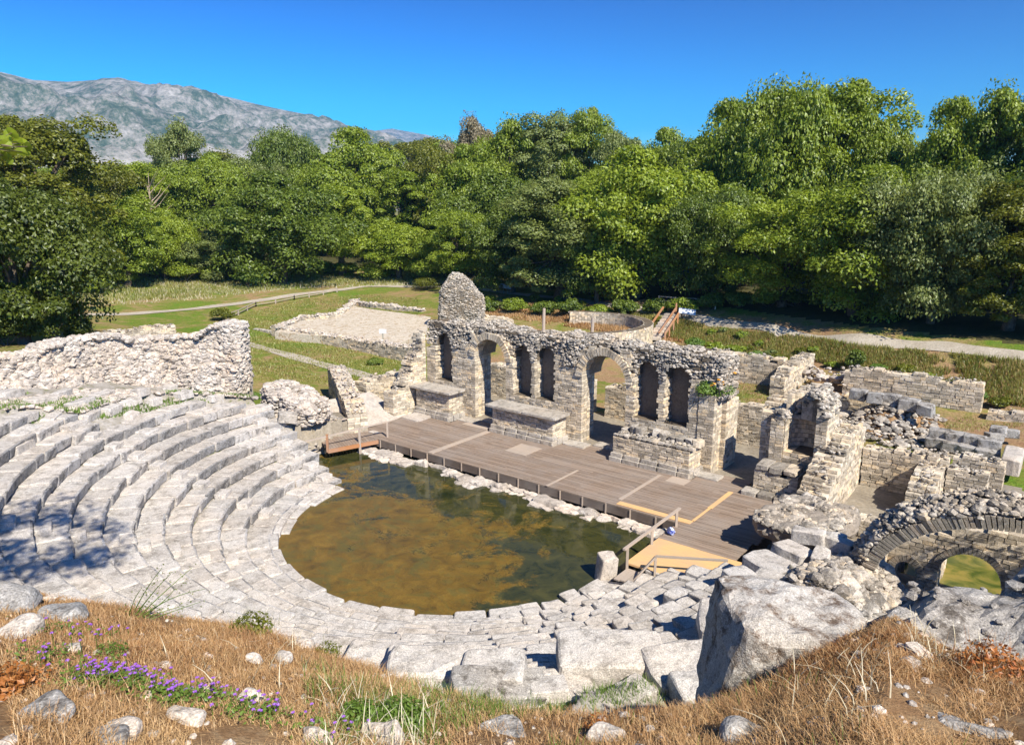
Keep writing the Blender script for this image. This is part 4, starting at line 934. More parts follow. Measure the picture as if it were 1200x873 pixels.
for i, (a, b, lab) in enumerate((((279, 434), (356, 455), 'narrow pale kerb line crossing the lawn nearest the passage wall'), ((296, 388), (318, 391), 'tiny pale wall stub beside the platform corner'))):
    p, q = at(*a, 0), at(*b, 0); f, L_ = line_frame(p, q); mb = MB(); 
    for s_ in np.arange(0, L_ - .3, .8): block(mb, s_, s_ + .78, 0, .5, -.1, .12 + .15 * i, f=f, amp=.03, p=8)
    tag(mb.build('stone_kerb', [M['slab']]), lab, 'kerb')

# ------------------------------------------------------------------ wooden stage
DK = thing('wooden_stage', uv1(8.5, 2.5, -.5), 'long weathered grey-brown plank stage in front of the arches', 'wooden stage')
mb = MB(); pw = .145; v = .02
while v < 6.0:
    segs = [(-2.75 if v > .0 else 0, 19.75)]
    if v > 4.6: segs = [(.3, 3.1), (7.45, 10.7), (15.0, 17.3)]
    for a, b in segs:
        x = a + rng.uniform(0, .06)
        while x < b - .1:
            x2 = min(b + rng.uniform(-.04, .04), x + rng.uniform(2.4, 4.2)); 
            if b - x2 < .5: x2 = b + rng.uniform(-.05, .05)
            zz = rng.normal(0, .004); boxes(mb, x + .004, x2 - .004, v, v + pw - .014, -.05 + zz, zz, f=uvf, jit=.002); x = x2
    v += pw
v = -1.66
while v < -.02:
    x = 16.62; x2 = 19.6; zz = rng.normal(0, .004); boxes(mb, x + rng.uniform(-.03, .03), x2, v, v + pw - .014, -.05 + zz, zz, f=uvf, jit=.002); v += pw
mb.build('plank_floor', [M['deck']], DK)
mb = MB(); boxes(mb, -2.7, 16.6, .015, .06, -.42, -.06, f=uvf); boxes(mb, 16.6, 16.66, -1.6, .0, -.42, -.06, f=uvf)
boxes(mb, -2.75, -2.68, .1, 3.2, -.42, -.06, f=uvf); mb.build('edge_beam', [M['deck_dark']], DK)
mb = MB()
for u in np.arange(-1.6, 16.6, 1.15): boxes(mb, u, u + .05, -.03, .01, -.45, -.03, f=uvf)
mb.build('edge_bracket', [M['pale_wood']], DK)
mb = MB()
for u in np.arange(-2.3, 16.8, 1.9):
    for vv in (.3, 2.4, 4.4): boxes(mb, u, u + .12, vv, vv + .12, -1.2, -.06, f=uvf)
mb.build('support_posts', [M['deck_dark']], DK)
def strip(name, u0, u1, v0, v1, mt, z=.008, th=.02):
    mb = MB(); boxes(mb, u0, u1, v0, v1, z, z + th, f=uvf, jit=.004); mb.build(name, [M[mt]], DK)
strip('cover_board', 3.02, 3.34, .05, 4.6, 'pale_wood'); strip('cover_board', 10.3, 10.42, -.02, 2.5, 'pale_wood'); strip('cover_board', 13.6, 13.76, .6, 4.3, 'pale_wood')
strip('cover_board', 16.94, 17.14, 2.05, 4.3, 'new_wood'); strip('cover_board', 17.0, 17.1, .45, 2.1, 'new_wood', .03); strip('cover_board', 13.8, 17.05, .12, .46, 'new_wood')
strip('patch_board', 5.9, 7.2, 2.6, 4.0, 'pale_wood'); strip('patch_board', 14.2, 15.1, 3.75, 4.5, 'pale_wood'); strip('patch_board', 1.1, 2.9, 4.75, 5.3, 'pale_wood')
# plywood landing with handrails, right end
LD = thing('plywood_landing', uv1(17.8, -3, -.4), 'bright orange plywood landing with handrails at the right end of the stage', 'wooden landing')
mb = MB(); boxes(mb, 16.66, 20.2, -4.15, -1.7, -.06, .012, f=uvf); mb.build('plywood_sheet', [M['new_wood']], LD)
mb = MB(); 
for i in range(7): boxes(mb, 16.75 + i * .2, 16.94 + i * .2, -5.1 + i * .05, -4.18, -.22, -.17, f=uvf, jit=.004)
mb.build('step_board', [M['rail']], LD)
mb = MB(); boxes(mb, 16.66, 16.72, -4.1, -1.7, -.4, -.06, f=uvf); mb.build('edge_beam', [M['deck_dark']], LD)
mb = MB()
posts = [(16.72, -.35), (16.72, -2.35), (16.74, -4.2)]
for u, v in posts: bar(mb, uv1(u, v, -.6), uv1(u, v, .62), .09, .09)
mb.build('rail_post', [M['rail']], LD)
mb = MB(); bar(mb, uv1(16.72, -.1, .66), uv1(16.74, -4.45, .62), .1, .07); mb.build('handrail', [M['rail']], LD)
mb = MB(); bar(mb, uv1(17.85, -4.3, -.3), uv1(17.85, -4.3, .62), .08, .08); bar(mb, uv1(17.2, -4.9, -.4), uv1(17.85, -4.3, .64), .07, .06); bar(mb, uv1(17.85, -4.3, .66), uv1(19.9, -3.2, .7), .09, .06)
mb.build('handrail', [M['rail']], LD)
put_block('pale upright boulder at the waterline beside the landing steps', uv1(16.15, -4.55, -.2), (.75, .6, 1.15), .4, (.05, .1), 'pale', 'boulder', p=4, amp=.08, cat='boulder')
put_block('small crumpled blue and white bag on the beam under the handrail', uv1(16.9, -1.15, .13), (.35, .28, .26), .4, (.2, .3), 'bag', 'plastic_bag', p=2.6, amp=.05, fr=9, cat='bag')
# stone edging in front of the stage
mb = MB()
x = -1.7
while x < 16.2:
    L = rng.uniform(.7, 1.7); wd = .5 + .28 * math.sin(x * 1.3) + rng.uniform(-.15, .15) + (.35 if x < 1.4 else 0); zt = rng.uniform(-.50, -.42)
    block(mb, x, x + L, -wd, .08, -1.1, zt, f=uvf, n=(9, 7, 3), amp=.09, p=5, fr=3.2, skew=.15)
    if rng.random() < .5: block(mb, x + .1, x + L * .9, -wd - .35, -wd + .3, -1.1, zt - .09, f=uvf, n=(8, 6, 3), amp=.10, p=4, fr=3.6, skew=.2)
    x += L * rng.uniform(.62, .85)
tag(mb.build('stone_edging', [M['pale']]), 'ragged pale stone edging between the stage beam and the water', 'stone edging')
# footbridge, left
FB = thing('footbridge', uv1(-2, -.6, -.3), 'small wooden footbridge with railings between the seats and the stage', 'footbridge')
a_, b_, c_, d_ = at(373, 514, .0)[:2], at(384, 525.5, .0)[:2], at(455, 512, .0)[:2], at(443, 501, .0)[:2]
a_, b_ = np.array(a_), np.array(b_); mb = MB()
for i in range(22):
    s0, s1 = i / 22, (i + .93) / 22
    pl = [a_ + (d_ - a_) * s0, a_ + (d_ - a_) * s1, b_ + (c_ - b_) * s1, b_ + (c_ - b_) * s0]; prism(mb, pl, -.05, .0)
mb.build('plank_floor', [M['deck']], FB)
mb = MB(); bar(mb, np.r_[b_, -.16], np.r_[c_, -.16], .08, .2); bar(mb, np.r_[a_, -.16], np.r_[d_, -.16], .08, .2); mb.build('side_beam', [M['red_wood']], FB)
fr_ = lambda s_: np.r_[b_ + (c_ - b_) * s_, 0]; bk_ = lambda s_: np.r_[a_ + (d_ - a_) * s_, 0]
mb = MB(); bar(mb, fr_(.0) + [0, 0, -.2], fr_(.0) + [0, 0, .75], .11, .11); mb.build('rail_post', [M['red_wood']], FB)
mb = MB(); bar(mb, fr_(.52) + [0, 0, -1.2], fr_(.52) + [0, 0, .8], .11, .11); mb.build('rail_post', [M['rail']], FB)
mb = MB(); bar(mb, fr_(.99) + [0, 0, -.3], fr_(.99) + [0, 0, .82], .09, .09); mb.build('rail_post', [M['rail']], FB)
mb = MB(); bar(mb, bk_(-.02) + [0, 0, -.1], bk_(-.02) + [0, 0, .8], .1, .1); mb.build('rail_post', [M['rail']], FB)
mb = MB(); bar(mb, bk_(.75) + [0, 0, -.1], bk_(.75) + [0, 0, .8], .08, .08); mb.build('rail_post', [M['red_wood']], FB)
mb = MB(); bar(mb, fr_(-.45) + [0, 0, .55], fr_(1.) + [0, 0, .85], .06, .07); mb.build('handrail', [M['rail']], FB)
mb = MB(); bar(mb, bk_(-.2) + [0, 0, .8], bk_(.5) + [0, 0, .82], .06, .06); bar(mb, bk_(-.45) + [0, 0, .35], bk_(.3) + [0, 0, .45], .05, .05); mb.build('handrail', [M['rail']], FB)
put_block('tiny white slab lying on the footbridge end', uv1(-1.6, .6, .04), (.6, .35, .05), urot, m='pale', name='stone_slab', skew=.02, amp=.005, cat='stone slab')

# ------------------------------------------------------------------ vaulted arch in the right foreground
VA = thing('vaulted_chamber', uv1(26.5, -2, 0), 'half-buried brick vault arch with shaded inner wall above green water', 'ruined vault')
ac, az_, ar = 27.75, 1.15, 3.35       # centre u, z, radius (flat segmental arch)
def apt(a, rr, v): return [ac - math.cos(a) * rr * 1.08, v, az_ + math.sin(a) * (rr - .72)]
mb = MB(); nvs = 84
for i in range(nvs):
    a0, a1 = R(8) + R(164) * i / nvs, R(8) + R(164) * (i + .78) / nvs; h_ = .34 + rng.uniform(-.02, .04); f0 = -3.05 + rng.uniform(-.03, .03)
    P = [apt(a0, ar, f0), apt(a0, ar + h_, f0), apt(a1, ar + h_, f0), apt(a1, ar, f0), apt(a0, ar, -2.3), apt(a0, ar + h_, -2.3), apt(a1, ar + h_, -2.3), apt(a1, ar, -2.3)]
    mb.add(uvf(P), CF, 0)
mb.build('arch', [M['brick']], VA)
mb = MB(); n = 9000; a = rng.uniform(R(5), R(172), n); th = rng.uniform(.30, .72, n); v = rng.uniform(-3.0, -1.7, n)
P = np.array([apt(x, ar + t, y) for x, t, y in zip(a, np.minimum(th, .38 + .35 * np.clip((v + 3.1) / .7, 0, 1)), v)])
rubble(mb, uvf(P), .03 + .13 * rng.random(n) ** 2.2, 0)
for i in range(40):
    a0, a1 = R(6) + R(166) * i / 40, R(6) + R(166) * (i + 1) / 40
    P = [apt(a0, ar + .1, -2.85), apt(a0, ar + .6, -2.6), apt(a1, ar + .6, -2.6), apt(a1, ar + .1, -2.85), apt(a0, ar + .1, -1.8), apt(a0, ar + .62, -1.8), apt(a1, ar + .62, -1.8), apt(a1, ar + .1, -1.8)]
    mb.add(uvf(P), CF, 1)
mb.build('rubble_back', [M['rubble'], M['mortar']], VA)
mb = MB(); masonry(mb, 23.9, 31, .1, .8, -.9, top_interp([23.9, 25, 26, 27, 31], [1.2, 1.9, 2.35, 2.5, 2.5]), [arch_hole(26.3, .85, -2, .75), arch_hole(24.55, .33, -2, .5), arch_hole(28.6, .85, -2, .75)], L=.4)
mb.build('inner_wall', MW, VA)
for c_, hw_, zs_ in ((26.3, .85, .75), (24.55, .33, .5), (28.6, .85, .75)):
    mb = MB(); nn_ = 26 if hw_ > .5 else 12
    for i in range(nn_):
        a0, a1 = math.pi * i / nn_, math.pi * (i + .85) / nn_; P = []
        for vv in (.04, .5):
            for a, rr in ((a0, hw_ - .02), (a0, hw_ + .2), (a1, hw_ + .2), (a1, hw_ - .02)): P.append((c_ - math.cos(a) * rr, vv, zs_ + math.sin(a) * rr))
        mb.add(uvf(P), CF, 0)
    mb.build('opening_arch', [M['brick']], VA)
mb = MB(); masonry(mb, -2.3, .1, 23.35, 24.0, -.8, top_interp([-2.3, .1], [1.5, 1.2]), f=turned()); mb.build('side_wall', MW, VA)
mb = MB(); bar(mb, uv1(24.9, 1.5, 1.35), uv1(27.6, .9, 1.45), .5, .2); mb.build('stone_lintel', [M['slab']], VA)
sheet('chamber_water', [uv1(u, v)[:2] for u, v in ((23.9, -2.5), (31, -2.5), (31, 7.2), (24.1, 7.2))], -.5, M['green_water'])
simple_wall('sunlit pale pier standing in the green water behind the arch', 25.0, 25.35, 1.3, 3.4, -.9, .9, 'v')
simple_wall('rear wall closing the green pool behind the vault', 24.3, 31, 6.3, 6.9, -.8, .35, 'u', 60)
# rocky slope between the vault and the photographer
def rock_mass(label, c, rad_, seed, m='dark_rock', name='rock_outcrop', n=(16, 16, 10), amp=.22, p=3.2, rot=0, stones=0):
    mb = MB(); P, F_ = cube_surf(n); q = P / (np.abs(P) ** p).sum(1)[:, None] ** (1 / p); q = q * np.asarray(rad_)
    q += np.stack([sn(q, 1.2, seed), sn(q, 1.2, seed + 4), sn(q, 1.4, seed + 8)], 1) * amp + np.stack([sn(q, 4, seed), sn(q, 4, seed + 4), sn(q, 4.4, seed + 8)], 1) * amp * .35 + np.stack([sn(q, 11, seed), sn(q, 11, seed + 4), sn(q, 11, seed + 8)], 1) * amp * .12
    q = q @ rotm(0, 0, rot).T; mb.add(q, F_, 0)
    if stones:
        k = rng.integers(0, len(q), stones); rubble(mb, q[k] + rng.normal(0, .04, (stones, 3)), rng.uniform(.03, .12, stones), 0)
    o = mb.build(name, [M[m]]); o.location = tuple(float(x) for x in c); return tag(o, label, 'rock')
rock_mass('long shaded grey rock mass below the vault arch at the right edge', atdist(1150, 745, 7.6) + np.array([.25, 0, -.55]), (1.3, .75, .8), 3, amp=.2, stones=260)
rock_mass('rough bluish rock bank rising at the right edge beside the vault', atdist(1275, 720, 9.2) + np.array([.2, 0, -.9]), (1.1, .9, 1.1), 13, amp=.2, stones=160)
n = 3600; mb = MB(); uu = rng.uniform(22.3, 24.8, n); vv = rng.uniform(-6.6, -1.0, n); zz = 1.15 + .12 * np.sin(uu * 3) + .10 * np.sin(vv * 2.3) + (-1.5 - vv) * .28 - .5 * ((uu - 23.5) / 1.2) ** 4
rubble(mb, uvf(np.c_[uu, vv, zz + rng.uniform(-.2, .1, n)]), rng.uniform(.06, .24, n) * rng.uniform(.5, 1.1, n), 0)
gx = np.linspace(22.2, 24.9, 10); gy = np.linspace(-7, -.8, 10); GX, GY = np.meshgrid(gx, gy, indexing='ij'); GZ = 1.05 + .12 * np.sin(GX * 3) + .10 * np.sin(GY * 2.3) + (-1.5 - GY) * .28 - 1.2 * (np.abs(GX - 23.55) / 1.3) ** 5 - .9 * (np.abs(GY + 3.9) / 3.1) ** 6
mb.add(uvf(np.c_[GX.ravel(), GY.ravel(), GZ.ravel()]), [[i * 10 + j, (i + 1) * 10 + j, (i + 1) * 10 + j + 1, i * 10 + j + 1] for i in range(9) for j in range(9)], 1)
tag(mb.build('rubble_heap', [M['rubble'], M['soil']]), 'dark rubble slope falling from the squared slabs to the vault spring', 'rubble heap')
SL = [(905, 665, 1.75, 2.1, 1.3, .4, -.5), (872, 682, 1.75, 1.6, 1.0, .4, -.55), (930, 648, 1.6, 1.5, 1.1, .4, -.4), (948, 628, 1.75, 1.3, .7, .45, .1), (962, 655, 1.7, .6, 1.2, .45, .05), (975, 634, 1.6, 1.1, .6, .45, .1), (968, 685, 1.8, .8, .9, .45, .2), (985, 640, 1.6, 1.1, .8, .5, -.2)]
SLL = ['broad flat pale slab behind the tall foreground boulder', 'pale cracked slab joining the seats above the big loose block', 'sloping pale slab nearest the deck overhang', 'squared grey block under the rubble overhang', 'tall narrow upright slab with mossy right side', 'rounded grey block behind the upright slab', 'squarish pale block below the upright slab', 'shaded block at the foot of the dark rubble slope']
for q, lab in zip(SL, SLL): put_block(lab, at(q[0], q[1], q[2]), (q[3] * .8, q[4] * .8, q[5]), urot + q[6], (rng.uniform(-.06, .06), rng.uniform(-.06, .06)), 'seat', amp=.04, p=8, skew=.1)
# big tumbled blocks at the top of the right wedge
put_block('largest squared loose block, its pale back face above the small green hollow', at(716, 776, 3.55) , (2.05, 1.1, .75), -.02, (.10, .0), 'seat', n=(8, 6, 5), amp=.03, p=11, skew=.04)
BB = [(870, 735, 3.2, 1.9, 1.4, .6, -.3, 'shadow-dappled broad slab left of the tall boulder'), (800, 790, 3.6, 1.5, 1.1, .7, .2, 'pale broken block right of the largest loose block'), (745, 812, 3.6, .6, .6, .4, .6, 'small block with dark side under the largest loose block'), (815, 815, 3.8, .8, .7, .6, .1, 'brownish block half in shade at the boulder foot')]
for q in BB: put_block(q[7], at(q[0], q[1], q[2]), (q[3], q[4], q[5]), q[6], (.05, -.05), 'seat', amp=.05, p=7, n=(6, 5, 4))
RB = [(400, 778, 3.0, 1.5), (445, 784, 3.3, 1.4), (520, 792, 3.75, 2.0), (580, 796, 3.9, 1.2), (470, 790, 3.5, .6)]
RB.sort()
for i, q in enumerate(RB): put_block(f'{nth(i)} of the big blocks edging the seats behind the foreground grass', at(q[0], q[1], q[2] - .35), (q[3], .95, .8), -.02, (.05, 0), 'seat', group='back blocks behind the top row', amp=.04, p=9, n=(7, 5, 4))
for i, (x, y, z, L) in enumerate([(603, 812, 3.6, 1.2), (560, 806, 3.7, 1.0)]): put_block('tilted grey block at the stair head right of the back blocks' if i == 0 else 'low grey block with reddish side at the stair head', at(x, y, z), (L, .7, .55), .15, (.12, .1), 'dark_rock', amp=.05)

# ------------------------------------------------------------------ foreground boulders and stones
TBR = MB(); P, F_ = cube_surf((14, 14, 14)); q = P / (np.abs(P) ** 9).sum(1)[:, None] ** (1 / 9)
tz = (q[:, 2] + 1) / 2; q = q * np.array([.60, .50, .56]); q[:, 0] -= .16 * (1 - tz) * (q[:, 0] < 0); q[:, 2] -= .15 * np.clip(q[:, 0], 0, 1) * tz
q += np.stack([sn(q, 2., 5), sn(q, 2., 2), sn(q, 2.4, 9)], 1) * .07 + np.stack([sn(q, 7, 5), sn(q, 7, 2), sn(q, 7, 9)], 1) * .03 + np.stack([sn(q, 19, 5), sn(q, 19, 2), sn(q, 19, 9)], 1) * .010
q = q @ rotm(.02, .04, -.08).T; TBR.add(q, F_, 0); M['boulder'] = stone_mat('streaked_boulder', (.54, .51, .46), (.34, .31, .28), (.40, .31, .23), stain=(.13, .085, .055), stain_amt=.9, sc=1.7, isl=.3, white=.55); o = TBR.build('boulder', [M['boulder']]); o.location = tuple(atdist(924, 760, 6.3) + np.array([0, 0, -.12]))
tag(o, 'tall dark-streaked squared boulder, biggest in the right foreground', 'boulder')
FS = [(55, 838, 3.9, .42, .16, .09, 'flat grey and white rock left of the purple flowers'), (120, 868, 3.5, .34, .2, .08, 'grey angular slab cut by the bottom edge, left part'), (140, 860, 3.6, .2, .12, .1, 'small cream stone right of the grey slab at the bottom edge'),
      (215, 842, 3.8, .25, .1, .07, 'slanting pale stone among the purple flowers'), (20, 745, 5.6, .3, .2, .14, 'white stone in the straw near the left edge'), (298, 775, 5.0, .13, .1, .09, 'small round white stone in the straw'),
      (330, 775, 5.0, .16, .1, .08, 'flat white stone right of the small round one'), (355, 758, 5.6, .2, .14, .12, 'whitish stone at the top of the straw slope'), (190, 778, 4.9, .14, .08, .05, 'faint grey stone in the middle of the straw'),
      (450, 872, 3.5, .3, .22, .16, 'grey rock at the bottom edge below the green weeds'), (375, 872, 3.5, .22, .14, .1, 'pale rock left of the bottom-centre grey rock'), (590, 858, 3.7, .42, .2, .10, 'wide grey boulder top at bottom centre'),
       (712, 866, 3.6, .3, .14, .10, 'pale knobbly rock with small red plants in front'), 
      (880, 862, 3.6, .36, .22, .13, 'grey rock in the straw below the tall boulder'), (1140, 850, 3.8, .4, .22, .14, 'grey pitted rock in the straw near the right edge'), (1065, 778, 5.0, .16, .12, .1, 'pinkish rounded stone behind the straw on the right'),
      (1078, 768, 5.2, .18, .14, .12, 'dark bluish stone touching the pinkish one'), (5, 708, 6.6, .5, .35, .2, 'big pale rock at the left edge where the straw slope begins'), (70, 722, 6.0, .45, .3, .14, 'flat grey rock under the straw below the shaded seats'),
       (300, 820, 4.2, .22, .14, .06, 'flat brownish stone right of the flowers'), (480, 760, 5.6, .35, .25, .2, 'small rock on the brow beside the back blocks')]
for (px, py, d, a, b, c, lab) in FS:
    P = hit(px, py); z = P[2]; mb = MB(); wblock(mb, (0, 0, 0), (a * .8, b * 1.1, c * 1.05), rng.uniform(-.5, .5), (rng.uniform(-.15, .15), rng.uniform(-.15, .15)), amp=a * .13, p=4.2, n=(10, 9, 7), fr=3.2 / a * .35, skew=.22)
    o = mb.build('rock', [M['dark_rock'] if a > .3 else M['pale']]); o.location = (P[0], P[1], z + c * .05); tag(o, lab, 'rock')
# gravel chips in the soil
n = 1500; a = rng.uniform(-.72, .72, n); r_ = rng.uniform(2.4, 7.5, n); xx, yy = r_ * np.sin(a), r_ * np.cos(a); mb = MB()
rubble(mb, np.c_[xx, yy, ground_h(xx, yy) + .005], rng.uniform(.008, .045, n) * rng.uniform(.5, 1.2, n), 0)
tag(mb.build('gravel', [M['pale']]), 'scattered pale stone chips in the dry grass of the foreground', 'gravel', kind='stuff')

# ------------------------------------------------------------------ grass and plants
def blades(mb, base, h, lean, wdt, m=0, seg=2, curl=.5):
    n = len(base); h = np.broadcast_to(h, n); az_ = rng.uniform(0, 2 * math.pi, n); d = np.stack([np.cos(az_), np.sin(az_), np.zeros(n)], 1)
    s_ = np.stack([-np.sin(az_ + rng.uniform(-.8, .8, n)), np.cos(az_), np.zeros(n)], 1); lean = np.broadcast_to(lean, n)
    rows = []
    for k in range(seg + 1):
        t = k / seg; l_ = lean * (t ** (1 + curl)); up = np.sqrt(np.clip(1 - lean ** 2, .02, 1)) * t - .25 * lean * t * t
        c = base + d * (h * l_)[:, None] + np.array([0, 0, 1.]) * (h * up)[:, None]; w_ = wdt * (1 - t * .8)
        rows += [c - s_ * (w_ if np.ndim(w_) == 0 else w_[:, None]) * .5, c + s_ * (w_ if np.ndim(w_) == 0 else w_[:, None]) * .5]
    P = np.stack(rows, 1); k2 = (seg + 1) * 2
    F_ = np.array([[2 * k, 2 * k + 1, 2 * k + 3, 2 * k + 2] for k in range(seg)])
    mb.add(P.reshape(-1, 3), (F_[None] + (np.arange(n) * k2)[:, None, None]).reshape(-1, 4), m)
def fg_pts(n, x0, x1, d0, d1, dens=None):
    a0 = math.atan((x0 - 600) / F_PX / .98); a1 = math.atan((x1 - 600) / F_PX / .98)
    a = rng.uniform(a0, a1, n); r_ = np.sqrt(rng.uniform(d0 ** 2, d1 ** 2, n)); X_, Y_ = r_ * np.sin(a), r_ * np.cos(a)
    dl = np.interp(a, bz[:, 0], bz[:, 1]); ok = r_ < dl + .35
    X_, Y_ = X_[ok], Y_[ok]
    P = np.c_[X_, Y_, 0 * X_]; k = sn(P, 1.7, 31) + .5 * sn(P, 5, 7); ok = k > (-.9 if dens is None else dens) + rng.uniform(-.3, .3, len(X_)); X_, Y_ = X_[ok], Y_[ok]
    return np.c_[X_, Y_, ground_h(X_, Y_)]
mb = MB()
B = fg_pts(120000, -60, 480, 2.6, 8.0); blades(mb, B, rng.uniform(.03, .10, len(B)) * (1 + .6 * sn(B, 3.3, 4)), rng.uniform(.45, .995, len(B)), .0045)
B = fg_pts(20000, 480, 830, 2.6, 5.4); blades(mb, B, rng.uniform(.03, .11, len(B)), rng.uniform(.4, .98, len(B)), .0042)
B = fg_pts(95000, 800, 1270, 2.6, 8.0, -.55); blades(mb, B, rng.uniform(.03, .12, len(B)) * (1 + .6 * sn(B, 3.1, 14)), rng.uniform(.5, .995, len(B)), .0048, curl=1.)
tag(mb.build('dry_grass', [M['straw']]), 'matted golden brown dry grass covering the foreground slope', 'grass', kind='stuff')
mb = MB()
for x0, x1, d0, d1, n in ((1110, 1230, 5.0, 6.6, 110), (940, 1100, 3.4, 5.5, 60), (350, 500, 3.4, 4.4, 120), (150, 340, 4.2, 6, 40)):
    B = fg_pts(n, x0, x1, d0, d1, -2); blades(mb, B, rng.uniform(.14, .3, len(B)), rng.uniform(.3, .9, len(B)), .009, curl=1, seg=3)
tag(mb.build('dry_stalks', [M['straw_pale']]), 'pale bleached stalks standing out of the foreground grass', 'grass', kind='stuff')
mb = MB()
B = fg_pts(7000, 330, 760, 2.6, 5.2, -.2); blades(mb, B, rng.uniform(.06, .17, len(B)), rng.uniform(.1, .7, len(B)), .006)
B = fg_pts(2500, 800, 1200, 2.8, 6.4, .4); blades(mb, B, rng.uniform(.06, .17, len(B)), rng.uniform(.1, .7, len(B)), .006)
hx = np.array([at(700, 822, 3.4) + rng.normal(0, 1, 3) * [.7, .45, 0] for _ in range(2600)]); hx[:, 2] = ground_h(hx[:, 0], hx[:, 1]); blades(mb, hx, rng.uniform(.08, .2, len(hx)), rng.uniform(.1, .7, len(hx)), .012)
tag(mb.build('green_grass', [M['weed']]), 'thin fresh green grass among the rocks at the bottom centre', 'grass', kind='stuff')
def leafy(mb, c, rad_, n, s_, m=0, up=.5):
    d = rng.normal(size=(n, 3)); d /= np.linalg.norm(d, axis=1)[:, None]; P = c + d * np.asarray(rad_) * rng.uniform(.3, 1, (n, 1)) ** .5
    P[:, 2] = np.maximum(P[:, 2], c[2] - rad_[2] * .3); leaves(mb, P, d + np.array([0, 0, up]), s_, m)
def leaves(mb, P, nrm, s_, m=0, asp=.55):
    n = len(P); nrm = nrm + rng.normal(0, .55, (n, 3)); nrm /= np.linalg.norm(nrm, axis=1)[:, None]
    a = np.cross(nrm, rng.normal(size=(n, 3))); a /= np.linalg.norm(a, axis=1)[:, None] + 1e-9; b = np.cross(nrm, a)
    s_ = np.broadcast_to(s_, n)[:, None] * rng.uniform(.7, 1.25, (n, 1))
    Q = np.stack([P - a * s_, P + b * s_ * asp - nrm * s_ * .15, P + a * s_, P - b * s_ * asp - nrm * s_ * .15], 1)
    mb.add(Q.reshape(-1, 3), np.arange(n * 4).reshape(n, 4), m)
# purple bellflower clumps
FP = [(135, 800, 4.45, .24, 90, 'large clump of purple bellflowers with green leaves in the straw'), (205, 818, 4.15, .18, 36, 'smaller purple flower clump right of the large one'), (90, 745, 5.5, .30, 18, 'sparse purple flowers high on the left slope'),
      (312, 838, 3.95, .18, 22, 'few purple flowers near the pale grass stalks'), (260, 822, 4.15, .2, 16, 'loose purple flowers between the two clumps and the pale stalks'), (390, 862, 3.6, .2, 14, 'purple flowers in green weeds at the bottom edge'), (60, 770, 4.9, .2, 12, 'few purple blossoms below the high sparse flowers'), (1045, 705, 6.9, .2, 14, 'pale purple flower stalks on the brow before the vault')]
for px, py, d, rr, nf, lab in FP:
    P = hit(px, py); root = thing('flower_clump', P, lab, 'flower clump')
    n = nf; q = np.c_[P[0] + rng.normal(0, rr * .5, n), P[1] + rng.normal(0, rr * .38, n), np.zeros(n)]; q[:, 2] = ground_h(q[:, 0], q[:, 1])
    hh = rng.uniform(.05, .13, n); mb = MB(); mg = MB()
    for i in range(n):
        c = q[i] + [0, 0, hh[i]]; tlt = rng.normal(0, .4, 2)
        for k in range(5):
            a = k * 2 * math.pi / 5 + i; e = np.array([math.cos(a), math.sin(a), 0]); s2 = np.array([-math.sin(a), math.cos(a), 0]); r_ = rng.uniform(.008, .013)
            mb.add([c, c + e * r_ * .7 + s2 * r_ * .5 + [0, 0, .006], c + e * r_ * 1.3 + [0, 0, .004 + tlt[0] * .01], c + e * r_ * .7 - s2 * r_ * .5 + [0, 0, .006]], [[0, 1, 2, 3]])
        bar(mg, q[i], c, .003, .003)
    nl = nf * 11; L = np.c_[P[0] + rng.normal(0, rr * .5, nl), P[1] - .05 + rng.normal(0, rr * .45, nl), np.zeros(nl)]; L[:, 2] = ground_h(L[:, 0], L[:, 1]) + rng.uniform(.005, .09, nl)
    leaves(mg, L, np.tile([0, 0, 1.], (nl, 1)), .014); mb.build('blossoms', [M['petal']], root); mg.build('leaves', [M['weed']], root)
# weeds, green plants
WD = [(470, 850, 3.8, .24, 900, 'weed', 'bushy yellow-green weed at the bottom centre left'), (420, 850, 3.85, .2, 700, 'weed', 'broad-leaved green weed left of the yellow-green one'), (385, 768, 5.4, .16, 300, 'leaf_olive', 'olive herb on the brow beside the back blocks'),
      (295, 742, 6.1, .26, 500, 'leaf_olive', 'rusty brown bush on the brow against the seats'), (40, 800, 4.6, .16, 200, 'rust_leaf', 'rust red dry tuft in the left straw'), (5, 810, 4.3, .2, 400, 'rust_leaf', 'reddish dry bush at the left edge'), (700, 852, 3.75, .12, 120, 'rust_leaf', 'tiny red-leaved plants on the knobbly rock'),
      (1160, 790, 4.8, .3, 500, 'rust_leaf', 'orange-brown dry tuft below the bleached stalks'), (130, 770, 4.8, .15, 160, 'weed', 'thin green weed above the purple clump')]
for px, py, d, rr, n, mt, lab in WD:
    P = hit(px, py); rr *= .75; mb = MB(); leafy(mb, P + [0, 0, rr * .35], (rr, rr, rr * .6), n, .018 if n > 300 else .012)
    bs = P + rng.normal(0, rr * .4, (n // 5, 3)) * [1, 1, 0]; blades(mb, bs, rr * 1.1, rng.uniform(.1, .6, len(bs)), .004)
    tag(mb.build('weed', [M[mt]]), lab, 'plant')
